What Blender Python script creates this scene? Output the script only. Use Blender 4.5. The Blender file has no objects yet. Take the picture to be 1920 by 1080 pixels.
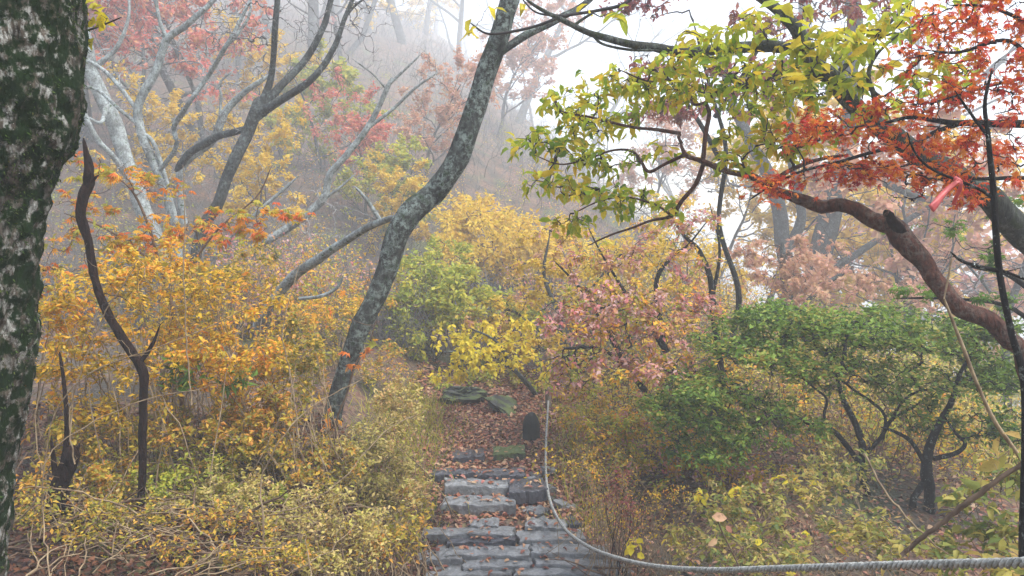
import bpy, math, random
import numpy as np
from mathutils import Matrix, Vector, noise as mnoise

# ------------------------------------------------------------------ camera, sky, sun, exposure
SC = bpy.context.scene
COL = SC.collection
R = math.radians
FX = 1450.0                       # focal length in pixels of the 1920 px wide photograph
CAM = np.array([0.0, 0.0, 1.6])
PITCH = math.atan(110 / FX)       # looking slightly down
cam = bpy.data.cameras.new('camera')
cam.sensor_width = 36.0
cam.lens = FX / 1920 * 36
cam.clip_start = 0.05
cam.clip_end = 600
camo = bpy.data.objects.new('camera', cam)
camo.location = CAM
camo.rotation_euler = (R(90) - PITCH, 0, 0)
COL.objects.link(camo)
SC.camera = camo

W = bpy.data.worlds.new('World')
SC.world = W
W.use_nodes = True
wn = W.node_tree
wn.nodes.clear()
wo = wn.nodes.new('ShaderNodeOutputWorld')
wb = wn.nodes.new('ShaderNodeBackground')
ws = wn.nodes.new('ShaderNodeTexSky')
wh = wn.nodes.new('ShaderNodeHueSaturation')
ws.sky_type = 'NISHITA'
ws.sun_disc = False
ws.sun_elevation = R(58)
ws.sun_rotation = R(60)
ws.dust_density = 1.5
ws.air_density = 1.3
wh.inputs['Saturation'].default_value = 0.85      # a cloud deck: the blue is nearly gone
wb.inputs['Strength'].default_value = 0.06
wn.links.new(ws.outputs[0], wh.inputs['Color'])
wn.links.new(wh.outputs[0], wb.inputs['Color'])
wn.links.new(wb.outputs[0], wo.inputs['Surface'])

sl = bpy.data.lights.new('sun', 'SUN')
sl.energy = 1.5
sl.angle = R(22)
sl.color = (1.0, 0.99, 0.97)
so = bpy.data.objects.new('sun', sl)
so.rotation_euler = (R(32), 0, R(180 - 60 - 60))
COL.objects.link(so)

SC.view_settings.view_transform = 'Standard'
SC.view_settings.look = 'None'
SC.view_settings.gamma = 1.0
SC.view_settings.exposure = 2.7
SC.render.engine = 'CYCLES'
cy = SC.cycles
cy.max_bounces = 7
cy.diffuse_bounces = 3
cy.glossy_bounces = 2
cy.transmission_bounces = 4
cy.volume_bounces = 4
cy.transparent_max_bounces = 4
cy.use_denoising = True
cy.caustics_reflective = False
cy.caustics_refractive = False

rng = np.random.default_rng(11)
random.seed(5)

# ------------------------------------------------------------------ helpers
def at(px, py, d):
    """a pixel of the photograph at a forward distance d (metres) as a world point"""
    a = (px - 960) / FX
    b = (540 - py) / FX
    ry = math.cos(PITCH) + b * math.sin(PITCH)
    rz = -math.sin(PITCH) + b * math.cos(PITCH)
    return CAM + np.array([a, ry, rz]) * (d / ry)

def far(d):
    """stretch of the estimated distances: things past 6.5 m stand about twice as far beyond that line"""
    d = d if d < 6.5 else 6.5 + (d - 6.5) * 2.6
    return d if d < 20 else 20 + (d - 20) * 1.6

def proj(P):
    q = np.atleast_2d(P) - CAM
    f = q[:, 1] * math.cos(PITCH) - q[:, 2] * math.sin(PITCH)
    u = q[:, 1] * math.sin(PITCH) + q[:, 2] * math.cos(PITCH)
    f = np.maximum(f, 1e-3)
    return 960 + FX * q[:, 0] / f, 540 - FX * u / f, f

def unit(v):
    return v / np.maximum(np.linalg.norm(v, axis=-1, keepdims=True), 1e-9)

def sstep(t):
    t = np.clip(t, 0, 1)
    return t * t * (3 - 2 * t)

def softplus(t, k=1.0):
    return np.logaddexp(0, np.asarray(t, float) * k) / k

PY = np.array([-30, 0, 1.5, 3, 4.4, 4.98, 5.25, 5.8, 6.16, 6.9, 7.25, 8.3, 9.0, 10.0])
PZ = np.array([.6, .08, 0, -.42, -.75, -.73, -.66, -.59, -.535, -.465, -.43, -.32, -.22, -.10])
def ground(x, y):
    x = np.asarray(x, float); y = np.asarray(y, float)
    zp = np.interp(y, PY, PZ)
    pc = np.interp(y, [0, 5, 6.4, 8, 10], [0, -.02, -.2, -.3, -.1])
    hw = np.interp(y, [0, 5, 6.4, 8], [.6, .56, .46, .5])
    dl = (pc - hw) - x
    dr = x - (pc + hw)
    bank = np.interp(y, [0, 2.5, 4, 6, 8, 10], [.0, .32, .64, .62, .5, .3])
    z = zp + bank * sstep(dl / .9) + .05 * np.maximum(dl, 0)
    z = z + .02 * np.maximum(dr, 0)
    w = 1 - sstep((x + .17 * y - 1.5) / (4 + .36 * y))
    hill = .305 * softplus(y - 15 + .25 * np.maximum(-x - 2.0, 0), .7) + .08 * softplus(-x - 5, 1.0)
    hill = 110 * np.tanh(hill / 110)
    z = z + hill * w
    z = z - .85 * softplus(x - 4.6 - .03 * np.abs(y), 1.3) * sstep((dr - 1.5) / 3)
    z = np.maximum(z, -24)
    z = z + .05 * np.sin(1.7 * x + .6 * y) * np.sin(1.3 * y - .4 * x) * sstep((np.abs(x - pc) - .7) / 1.2)
    z = z + .45 * np.sin(.31 * x + 1.1) * np.sin(.27 * y) * sstep((y - 12) / 14)
    return z
def gz(x, y):
    return float(ground(x, y))

class Geo:
    def __init__(s):
        s.V = []; s.F = []; s.r = []; s.n = 0; s.sm = []
    def add(s, V, F, rnd=None, smooth=True):
        V = np.asarray(V, np.float32).reshape(-1, 3)
        F = np.asarray(F, np.int64)
        s.V.append(V); s.F.append(F + s.n); s.n += len(V)
        s.r.append(np.zeros(len(F), np.float32) if rnd is None else np.asarray(rnd, np.float32))
        s.sm.append(np.full(len(F), smooth))
    def tubes(s, P, Rr, k=4, cap=False):
        """P (T,N,3) centre lines, Rr (T,N) radii"""
        P = np.asarray(P, float); Rr = np.asarray(Rr, float)
        T, N = P.shape[:2]
        t = unit(np.gradient(P, axis=1))
        m = unit(P[:, -1] - P[:, 0])
        ref = np.where(np.abs(m[:, 2:3]) > .8, np.array([[1., .13, 0]]), np.array([[0, .1, 1.]]))
        n = unit(np.cross(t, np.repeat(ref[:, None], N, 1)))
        b = np.cross(t, n)
        a = np.arange(k) * 2 * math.pi / k
        ring = n[:, :, None] * np.cos(a)[None, None, :, None] + b[:, :, None] * np.sin(a)[None, None, :, None]
        V = P[:, :, None] + ring * Rr[:, :, None, None]
        i = np.arange(N - 1)[:, None] * k
        j = np.arange(k)[None]
        j2 = (j + 1) % k
        q = np.stack([i + j, i + j2, i + k + j2, i + k + j], -1).reshape(-1, 4)
        F = (q[None] + (np.arange(T) * N * k)[:, None, None]).reshape(-1, 4)
        s.add(V, F, np.repeat(rng.random(T), len(q)))
        if cap:
            for c in range(T):
                base = s.n - T * N * k + c * N * k
                for o in (0, (N - 1) * k):
                    s.F.append(np.array([[base + o + g for g in range(4)]]) if k == 4 else
                               np.array([[base + o, base + o + g, base + o + g + 1, base + o + g + 1] for g in range(1, k - 1)]))
                    s.r.append(np.zeros(len(s.F[-1]), np.float32)); s.sm.append(np.full(len(s.F[-1]), False))
    def leaves(s, pos, d, nrm, size, wid, kind, rnd):
        tv, tf = LEAF[kind]
        d = unit(d); side = unit(np.cross(nrm, d)); n = np.cross(d, side)
        L = np.asarray(size)[:, None, None]; Wd = np.asarray(wid)[:, None, None]
        curl = rng.normal(1.2, 1.4, len(pos))[:, None, None]
        V = pos[:, None] + d[:, None] * tv[None, :, 0:1] * L + side[:, None] * tv[None, :, 1:2] * Wd + n[:, None] * tv[None, :, 2:3] * L * curl
        F = (tf[None] + (np.arange(len(pos)) * len(tv))[:, None, None]).reshape(-1, tf.shape[1])
        s.add(V, F, np.repeat(rnd, len(tf)))
    def mesh(s, name, mat, origin=(0, 0, 0)):
        V = np.concatenate(s.V) - np.asarray(origin, np.float32)
        me = bpy.data.meshes.new(name)
        # faces of mixed width (3 or 4 columns; a repeated last index means a triangle)
        sizes = []; loops = []; sm = np.concatenate(s.sm)
        for F in s.F:
            if F.shape[1] == 4:
                tri = F[:, 2] == F[:, 3]
                if tri.any():
                    for f, t_ in zip(F, tri):
                        f = f[:3] if t_ else f
                        loops.append(f); sizes.append(np.array([len(f)]))
                    continue
            loops.append(F.reshape(-1)); sizes.append(np.full(len(F), F.shape[1]))
        loops = np.concatenate(loops); sizes = np.concatenate(sizes)
        me.vertices.add(len(V)); me.vertices.foreach_set('co', V.astype(np.float32).reshape(-1))
        me.loops.add(len(loops)); me.loops.foreach_set('vertex_index', loops.astype(np.int32))
        me.polygons.add(len(sizes))
        st = np.concatenate([[0], np.cumsum(sizes)[:-1]])
        me.polygons.foreach_set('loop_start', st.astype(np.int32))
        me.polygons.foreach_set('use_smooth', sm)
        at_ = me.attributes.new('rnd', 'FLOAT', 'FACE')
        at_.data.foreach_set('value', np.concatenate(s.r).astype(np.float32))
        me.update(calc_edges=True)
        me.materials.append(mat)
        return me

def leaf_template(pts, faces):
    return np.array(pts, float), np.array(faces)
LEAF = {
    'small': leaf_template([(0, 0, 0), (.45, .5, .07), (1, 0, -.06), (.45, -.5, .07)], [(0, 2, 1), (0, 3, 2)]),
    'oval': leaf_template([(0, 0, 0), (.3, .44, .06), (.32, 0, 0), (.3, -.44, .06), (.7, .38, .01), (.7, 0, -.05), (.7, -.38, .01), (1, 0, -.16)],
                          [(0, 2, 1), (0, 3, 2), (1, 2, 5), (1, 5, 4), (2, 3, 6), (2, 6, 5), (4, 5, 7), (5, 6, 7)]),
    'blade': leaf_template([(0, .5, 0), (0, -.5, 0), (.5, -.35, .12), (.5, .35, .12), (1, 0, .05)], [(0, 1, 2), (0, 2, 3), (3, 2, 4)]),
}

def maple_template():
    P = [(.30, 0, .03)]
    seq = [(-172, .30, 0)]
    for ang, ln in ((-128, .36), (-82, .58), (-40, .70), (0, .74), (40, .70), (82, .58), (128, .36)):
        seq += [(ang - 11, ln * .58, .01), (ang, ln, -.10), (ang + 11, ln * .58, .01)]
        if ang < 128: seq.append((ang + 21, .24, .03))
    for a, l, z in seq:
        P.append((.30 + l * math.cos(R(a)), l * math.sin(R(a)) * .9, z))
    n_ = len(P)
    return leaf_template(P, [(0, i, i + 1) for i in range(1, n_ - 1)] + [(0, n_ - 1, 1)])
LEAF['maple'] = maple_template()

# ---- scene graph
def link(name, me, parent=None, label=None, cat=None, group=None, kind=None):
    o = bpy.data.objects.new(name, me)
    COL.objects.link(o)
    if parent is not None: o.parent = parent
    if label: o['label'] = label
    if cat: o['category'] = cat
    if group: o['group'] = group
    if kind: o['kind'] = kind
    return o
def thing(name, loc, label, cat, group=None, kind=None):
    o = link(name, None, None, label, cat, group, kind)
    o.location = Vector([float(c) for c in loc])
    o.empty_display_size = .2
    return o

# ---- materials
def nodes(name):
    m = bpy.data.materials.new(name)
    m.use_nodes = True
    nt = m.node_tree
    nt.nodes.clear()
    out = nt.nodes.new('ShaderNodeOutputMaterial')
    return m, nt, out
def ramp(nt, stops, interp='LINEAR'):
    r_ = nt.nodes.new('ShaderNodeValToRGB')
    r_.color_ramp.interpolation = interp
    e = r_.color_ramp.elements
    while len(e) > 1: e.remove(e[-1])
    e[0].position = stops[0][0]; e[0].color = (*stops[0][1], 1)
    for p, c in stops[1:]:
        n_ = e.new(p); n_.color = (*c, 1)
    return r_
def noise_node(nt, vec, scale, detail=4, rough=.55, dist=0.0):
    n_ = nt.nodes.new('ShaderNodeTexNoise')
    n_.inputs['Scale'].default_value = scale
    n_.inputs['Detail'].default_value = detail
    n_.inputs['Roughness'].default_value = rough
    n_.inputs['Distortion'].default_value = dist
    if vec is not None: nt.links.new(vec, n_.inputs['Vector'])
    return n_
def mixc(nt, fac, a, b, mode='MIX'):
    m_ = nt.nodes.new('ShaderNodeMix')
    m_.data_type = 'RGBA'; m_.blend_type = mode
    for sock, v in ((m_.inputs[0], fac), (m_.inputs[6], a), (m_.inputs[7], b)):
        if hasattr(v, 'links'): nt.links.new(v, sock)
        elif isinstance(v, (int, float)): sock.default_value = v
        else: sock.default_value = (*v, 1)
    return m_.outputs[2]
def thresh(nt, val, lo, hi):
    m_ = nt.nodes.new('ShaderNodeMapRange')
    m_.inputs[1].default_value = lo; m_.inputs[2].default_value = hi
    nt.links.new(val, m_.inputs[0])
    return m_.outputs[0]
def stretched(nt, sc):
    tc = nt.nodes.new('ShaderNodeTexCoord')
    mp = nt.nodes.new('ShaderNodeMapping')
    mp.inputs['Scale'].default_value = sc
    nt.links.new(tc.outputs['Object'], mp.inputs[0])
    return mp.outputs[0]
def bump(nt, h, strength, dist):
    b = nt.nodes.new('ShaderNodeBump')
    b.inputs['Strength'].default_value = strength
    b.inputs['Distance'].default_value = dist
    nt.links.new(h, b.inputs['Height'])
    return b.outputs[0]

def leaf_mat(name, cols, transl=.35, rough=.5, spec=.18, patch=1.2):
    """cols: colours of the single leaves (drawn by the per-leaf random number)"""
    m, nt, out = nodes(name)
    a = nt.nodes.new('ShaderNodeAttribute'); a.attribute_name = 'rnd'
    n_ = len(cols)
    rp = ramp(nt, [(i / max(n_ - 1, 1), c) for i, c in enumerate(cols)])
    geo = nt.nodes.new('ShaderNodeNewGeometry')
    nz = noise_node(nt, geo.outputs['Position'], patch, 2)
    add = nt.nodes.new('ShaderNodeMath'); add.operation = 'ADD'
    sub = nt.nodes.new('ShaderNodeMath'); sub.operation = 'MULTIPLY_ADD'
    nt.links.new(nz.outputs[0], sub.inputs[0]); sub.inputs[1].default_value = 1.2; sub.inputs[2].default_value = -.6
    nt.links.new(a.outputs['Fac'], add.inputs[0]); nt.links.new(sub.outputs[0], add.inputs[1]); add.use_clamp = True
    nt.links.new(add.outputs[0], rp.inputs[0])
    sp = noise_node(nt, geo.outputs['Position'], 90, 2)
    c = mixc(nt, thresh(nt, sp.outputs[0], .55, .75), rp.outputs[0], mixc(nt, .5, rp.outputs[0], (.16, .07, .02)))
    p = nt.nodes.new('ShaderNodeBsdfPrincipled')
    nt.links.new(c, p.inputs['Base Color'])
    p.inputs['Roughness'].default_value = rough
    p.inputs['Specular IOR Level'].default_value = spec
    t = nt.nodes.new('ShaderNodeBsdfTranslucent')
    nt.links.new(c, t.inputs['Color'])
    mx = nt.nodes.new('ShaderNodeMixShader'); mx.inputs[0].default_value = transl
    nt.links.new(p.outputs[0], mx.inputs[1]); nt.links.new(t.outputs[0], mx.inputs[2])
    nt.links.new(mx.outputs[0], out.inputs['Surface'])
    return m

def bark_mat(name, dark, light, lichen=0.0, lichen_col=(.45, .50, .44), moss=0.0, moss_col=(.05, .09, .02), scale=1.0, rough=.75, streak=False):
    m, nt, out = nodes(name)
    v = stretched(nt, (scale, scale, scale * .35))
    vi = stretched(nt, (scale, scale, scale))
    n1 = noise_node(nt, v, 22, 6, .62, .3)
    c = ramp(nt, [(.3, dark), (.68, light)]); nt.links.new(n1.outputs[0], c.inputs[0])
    col = c.outputs[0]
    big = noise_node(nt, vi, 3.2, 3)
    fine = noise_node(nt, vi, 28, 4)
    hgt = n1.outputs[0]
    if lichen > 0:
        l1 = noise_node(nt, stretched(nt, (scale, scale, scale * .5)) if streak else vi, 14, 8, .72, .2)
        msk = thresh(nt, l1.outputs[0], .60 - .3 * lichen, .74 - .3 * lichen)
        lc = mixc(nt, fine.outputs[0], lichen_col, tuple(x * .55 for x in lichen_col))
        msk2 = nt.nodes.new('ShaderNodeMath'); msk2.operation = 'MULTIPLY'
        nt.links.new(msk, msk2.inputs[0]); nt.links.new(thresh(nt, big.outputs[0], .36, .56), msk2.inputs[1])
        col = mixc(nt, msk2.outputs[0], col, lc)
        l2 = noise_node(nt, vi, 55, 2)
        col = mixc(nt, thresh(nt, l2.outputs[0], .70, .74), col, tuple(min(1, x * 1.15) for x in lichen_col))
    if moss > 0:
        m1 = noise_node(nt, vi, 7, 5, .65)
        mm = thresh(nt, m1.outputs[0], .62 - .3 * moss, .70 - .3 * moss)
        mc = mixc(nt, fine.outputs[0], moss_col, tuple(x * .4 for x in moss_col))
        col = mixc(nt, mm, col, mc)
    col = mixc(nt, .35, col, big.outputs[0], 'OVERLAY')
    p = nt.nodes.new('ShaderNodeBsdfPrincipled')
    nt.links.new(col, p.inputs['Base Color'])
    p.inputs['Roughness'].default_value = rough
    p.inputs['Specular IOR Level'].default_value = .1
    nt.links.new(bump(nt, hgt, 1.0, .02), p.inputs['Normal'])
    nt.links.new(p.outputs[0], out.inputs['Surface'])
    return m

def plain_mat(name, a, b, scale=20, rough=.7, spec=.3, bstr=.3):
    m, nt, out = nodes(name)
    v = stretched(nt, (1, 1, 1))
    n1 = noise_node(nt, v, scale, 4)
    c = ramp(nt, [(.35, a), (.65, b)]); nt.links.new(n1.outputs[0], c.inputs[0])
    p = nt.nodes.new('ShaderNodeBsdfPrincipled')
    nt.links.new(c.outputs[0], p.inputs['Base Color'])
    p.inputs['Roughness'].default_value = rough
    p.inputs['Specular IOR Level'].default_value = spec
    nt.links.new(bump(nt, n1.outputs[0], bstr, .01), p.inputs['Normal'])
    nt.links.new(p.outputs[0], out.inputs['Surface'])
    return m

def stone_mat(name, a, b, lichen=.2, moss=0.0, rough=.5):
    m, nt, out = nodes(name)
    v = stretched(nt, (1, 1, 1))
    n1 = noise_node(nt, v, 9, 6, .6)
    n2 = noise_node(nt, v, 60, 4, .6)
    c = ramp(nt, [(.3, a), (.7, b)]); nt.links.new(n1.outputs[0], c.inputs[0])
    col = mixc(nt, .5, c.outputs[0], n2.outputs[0], 'OVERLAY')
    l1 = noise_node(nt, v, 17, 5, .65, .5)
    col = mixc(nt, thresh(nt, l1.outputs[0], .74 - .3 * lichen, .79 - .3 * lichen), col, (.42, .45, .42))
    if moss:
        m1 = noise_node(nt, v, 6, 5, .6)
        geo = nt.nodes.new('ShaderNodeNewGeometry')
        sx = nt.nodes.new('ShaderNodeSeparateXYZ'); nt.links.new(geo.outputs['Normal'], sx.inputs[0])
        mu = nt.nodes.new('ShaderNodeMath'); mu.operation = 'MULTIPLY_ADD'
        nt.links.new(sx.outputs['Z'], mu.inputs[0]); mu.inputs[1].default_value = .3; nt.links.new(m1.outputs[0], mu.inputs[2])
        col = mixc(nt, thresh(nt, mu.outputs[0], .85 - .5 * moss, .95 - .5 * moss), col, mixc(nt, n2.outputs[0], (.05, .075, .018), (.10, .13, .03)))
    p = nt.nodes.new('ShaderNodeBsdfPrincipled')
    nt.links.new(col, p.inputs['Base Color'])
    rr = thresh(nt, n1.outputs[0], .2, .9)
    p.inputs['Roughness'].default_value = rough
    nt.links.new(bump(nt, n2.outputs[0], .6, .012), p.inputs['Normal'])
    nt.links.new(p.outputs[0], out.inputs['Surface'])
    return m

M = {}
M['bark_trunk'] = bark_mat('dark_lichen_bark', (.007, .007, .006), (.055, .054, .047), lichen=.50, lichen_col=(.29, .34, .30), moss=.20, moss_col=(.04, .06, .03), scale=2.0, rough=.9)
M['bark_moss'] = bark_mat('mossy_bark', (.006, .005, .004), (.12, .095, .07), lichen=.44, lichen_col=(.48, .47, .42), moss=.64, moss_col=(.012, .028, .006), scale=3.0, rough=.95, streak=True)
M['bark_grey'] = bark_mat('grey_lichen_bark', (0.0202, 0.0202, 0.0187), (0.0864, 0.0864, 0.0792), lichen=.40, lichen_col=(0.202, 0.230, 0.216), scale=2.4, rough=.9)
M['bark_pale'] = bark_mat('pale_lichen_bark', (.07, .07, .065), (.25, .26, .24), lichen=.62, lichen_col=(.46, .50, .48), moss=.12, scale=2.4, rough=.9)
M['twig_pale'] = plain_mat('pale_twig', (.16, .16, .15), (.34, .34, .32))
M['bark_dark'] = bark_mat('dark_wet_bark', (0.0040, 0.0035, 0.0030), (0.0200, 0.0170, 0.0150), lichen=.12, scale=2, rough=.85)
M['bark_red'] = bark_mat('peeling_red_brown_bark', (.006, .003, .003), (.13, .045, .028), lichen=.48, lichen_col=(.19, .15, .12), moss=.16, moss_col=(.07, .03, .02), scale=2.6, rough=.7)
M['bark_right'] = bark_mat('mottled_grey_green_bark', (0.0140, 0.0140, 0.0119), (0.0770, 0.0770, 0.0630), lichen=.40, lichen_col=(0.210, 0.231, 0.196), moss=.35, moss_col=(.05, .06, .03), scale=2.4, rough=.9)
M['snag'] = bark_mat('wet_rotten_wood', (.002, .0015, .001), (.028, .012, .008), scale=3.2, rough=.85)
M['deadwood'] = bark_mat('weathered_dead_wood', (.07, .055, .04), (.26, .21, .16), lichen=.15, scale=1.5)
M['twig_dark'] = plain_mat('dark_twig', (.010, .008, .008), (.035, .026, .023))
M['twig_grey'] = plain_mat('grey_twig', (.09, .085, .08), (.20, .19, .18))
M['twig_brown'] = plain_mat('brown_twig', (.07, .04, .025), (.16, .10, .06))
M['twig_tan'] = plain_mat('tan_stem', (.14, .09, .05), (.32, .23, .13))

M['l_stew'] = leaf_mat('yellow_green_leaf', [(.14, .24, .02), (.28, .38, .025), (.42, .48, .03), (.54, .52, .035), (.64, .52, .035), (.66, .42, .03)], transl=.5)
M['l_big'] = leaf_mat('olive_yellow_leaf', [(.24, .32, .025), (.38, .44, .03), (.52, .50, .035), (.62, .48, .035)], transl=.5)
M['l_red'] = leaf_mat('orange_red_leaf', [(.45, .03, .03), (.66, .07, .03), (.74, .14, .03), (.78, .22, .03), (.78, .32, .04)], transl=.45)
M['l_dull'] = leaf_mat('dull_crimson_leaf', [(.22, .05, .06), (.32, .08, .08), (.38, .14, .10), (.36, .20, .10)], transl=.4)
M['l_pink'] = leaf_mat('pink_leaf', [(.55, .16, .16), (.60, .28, .26), (.58, .38, .34), (.52, .22, .10), (.50, .32, .08)], transl=.35)
M['l_coral'] = leaf_mat('coral_leaf', [(.62, .14, .12), (.70, .22, .16), (.72, .30, .20), (.66, .34, .14)], transl=.4)
M['l_tan'] = leaf_mat('tan_olive_leaf', [(0.304, 0.276, 0.068), (0.469, 0.372, 0.124), (0.607, 0.456, 0.166), (0.497, 0.456, 0.083), (0.662, 0.414, 0.166)], transl=.35, patch=2.5)
M['l_salmon'] = leaf_mat('salmon_leaf', [(.58, .26, .17), (.64, .36, .24), (.66, .42, .22), (.60, .30, .22)], transl=.4)
M['l_azalea'] = leaf_mat('dark_green_leaf', [(0.052, 0.104, 0.016), (0.104, 0.189, 0.023), (0.169, 0.280, 0.034), (0.260, 0.364, 0.052), (0.390, 0.299, 0.065)], transl=.38)
M['l_yellow'] = leaf_mat('golden_yellow_leaf', [(.62, .44, .05), (.74, .52, .05), (.80, .58, .07), (.78, .48, .05), (.62, .50, .06)], transl=.45)
M['l_bright'] = leaf_mat('clear_yellow_leaf', [(0.483, 0.414, 0.034), (0.667, 0.540, 0.034), (0.805, 0.644, 0.046), (0.805, 0.552, 0.046)], transl=.45)
M['l_ygreen'] = leaf_mat('yellow_green_small_leaf', [(0.230, 0.287, 0.046), (0.368, 0.414, 0.057), (0.506, 0.483, 0.057), (0.644, 0.529, 0.069)], transl=.45)
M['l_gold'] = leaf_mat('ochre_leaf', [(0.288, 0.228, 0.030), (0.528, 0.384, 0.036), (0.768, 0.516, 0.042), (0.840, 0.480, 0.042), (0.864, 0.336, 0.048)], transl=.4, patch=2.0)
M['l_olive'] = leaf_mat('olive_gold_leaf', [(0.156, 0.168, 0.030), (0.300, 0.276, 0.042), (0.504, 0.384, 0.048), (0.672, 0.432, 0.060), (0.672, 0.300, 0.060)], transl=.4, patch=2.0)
M['l_orange'] = leaf_mat('orange_maple_leaf', [(0.690, 0.149, 0.057), (0.759, 0.253, 0.034), (0.759, 0.368, 0.034), (0.552, 0.414, 0.046), (0.380, 0.380, 0.057)], transl=.45)
M['l_herb'] = leaf_mat('dull_herb_leaf', [(0.124, 0.176, 0.041), (0.207, 0.239, 0.051), (0.331, 0.320, 0.073), (0.455, 0.373, 0.083), (0.435, 0.290, 0.083)], transl=.4)
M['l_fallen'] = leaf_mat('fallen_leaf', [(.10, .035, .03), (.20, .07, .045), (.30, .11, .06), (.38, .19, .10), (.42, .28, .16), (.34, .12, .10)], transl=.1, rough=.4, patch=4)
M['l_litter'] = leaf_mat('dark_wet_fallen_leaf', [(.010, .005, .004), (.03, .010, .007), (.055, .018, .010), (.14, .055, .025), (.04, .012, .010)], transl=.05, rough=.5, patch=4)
M['l_green'] = leaf_mat('fern_green_leaf', [(.07, .16, .02), (.12, .24, .03), (.22, .32, .05)], transl=.4)
M['moss'] = leaf_mat('moss_fibre', [(.006, .014, .004), (.02, .045, .008), (.05, .09, .015), (.09, .13, .03)], transl=.2, rough=.8, spec=.1, patch=9)

# ------------------------------------------------------------------ ground
def build_ground():
    u = np.linspace(-1, 1, 260)
    xs = 150 * np.sinh(4.6 * u) / np.sinh(4.6) - .1
    v = np.linspace(0, 1, 290)
    ys = 5.5 + np.where(v < .25, -(1 - v / .25) ** 2 * 24, 186 * np.sinh(4.4 * (v - .25) / .75) / np.sinh(4.4))
    X, Y = np.meshgrid(xs, ys)
    Z = ground(X, Y)
    near = np.exp(-((X / 6) ** 2 + ((Y - 6) / 6) ** 2))
    Z = Z + near * rng.normal(0, .008, Z.shape)
    V = np.stack([X, Y, Z], -1).reshape(-1, 3)
    ny, nx = X.shape
    i = (np.arange(ny - 1)[:, None] * nx + np.arange(nx - 1)[None]).reshape(-1)
    F = np.stack([i, i + 1, i + nx + 1, i + nx], -1)
    g = Geo(); g.add(V, F)
    m, nt, out = nodes('leaf_litter_soil')
    v_ = stretched(nt, (1, 1, 1))
    vo = nt.nodes.new('ShaderNodeTexVoronoi'); vo.inputs['Scale'].default_value = 26
    nt.links.new(v_, vo.inputs['Vector'])
    sp = nt.nodes.new('ShaderNodeSeparateColor'); nt.links.new(vo.outputs['Color'], sp.inputs[0])
    rp = ramp(nt, [(0, (.03, .02, .014)), (.3, (.09, .04, .025)), (.6, (.16, .075, .045)), (.85, (.20, .12, .06)), (1, (.10, .10, .03))])
    nt.links.new(sp.outputs[0], rp.inputs[0])
    nb = noise_node(nt, v_, 1.3, 5)
    col = mixc(nt, thresh(nt, nb.outputs[0], .45, .62), rp.outputs[0], (.045, .035, .02))
    mo = noise_node(nt, v_, .7, 5)
    col = mixc(nt, thresh(nt, mo.outputs[0], .56, .66), col, (.07, .08, .022))
    p = nt.nodes.new('ShaderNodeBsdfPrincipled')
    nt.links.new(col, p.inputs['Base Color']); p.inputs['Roughness'].default_value = .8
    nt.links.new(bump(nt, vo.outputs['Distance'], .7, .03), p.inputs['Normal'])
    nt.links.new(p.outputs[0], out.inputs['Surface'])
    link('ground', g.mesh('ground', m), kind='structure', label='leaf littered hillside ground beside the stone path')
build_ground()

# ------------------------------------------------------------------ growing things
def catmull(P, per=6):
    P = np.asarray(P, float)
    Q = np.vstack([2 * P[0] - P[1], P, 2 * P[-1] - P[-2]])
    out = []
    for i in range(1, len(Q) - 2):
        for t in np.arange(per) / per:
            a, b, c, d = Q[i - 1], Q[i], Q[i + 1], Q[i + 2]
            out.append(.5 * (2 * b + (c - a) * t + (2 * a - 5 * b + 4 * c - d) * t * t + (3 * b - a - 3 * c + d) * t ** 3))
    out.append(Q[-2])
    return np.array(out)

def trace(pts, per=6, rough=.035):
    """traced limb [(px, py, depth, width_px)] -> smooth centre line and radii"""
    A = np.array([np.append(at(p[0], p[1], far(p[2])), p[3] * .5 / FX * far(p[2])) for p in pts])
    C = catmull(A, per)
    P, r_ = C[:, :3], np.maximum(C[:, 3], .0012)
    k = len(P)
    ks = max(3, k // 4)
    wob = np.stack([np.interp(np.arange(k), np.linspace(0, k - 1, ks), rng.normal(0, 1, ks)) for _ in range(3)], 1)
    P = P + wob * (r_ * .16 * np.minimum(1, np.arange(k) / 6))[:, None]
    r_[-1] *= .45; r_[-2] *= .8
    r_ = r_ * (1 + rough * np.interp(np.arange(k), np.linspace(0, k - 1, ks), rng.normal(0, 1, ks)))
    return P, r_

def limb_mesh(name, P, r_, mat, origin, k=10, lump=0.0):
    g = Geo()
    g.tubes(P[None], r_[None], k, cap=True)
    if lump:
        V = g.V[0]
        N = len(P)
        C = np.repeat(P, k, 0)
        rad = V - C
        q = .6 / max(float(np.median(r_)), .01)
        f = np.array([1 + lump * (mnoise.fractal(Vector((v[0] * q, v[1] * q, v[2] * q * .45)), 1.0, 2.0, 5)) for v in V.astype(float)])
        g.V[0] = (C + rad * f[:, None]).astype(np.float32)
    return g.mesh(name, mat, origin)

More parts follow.
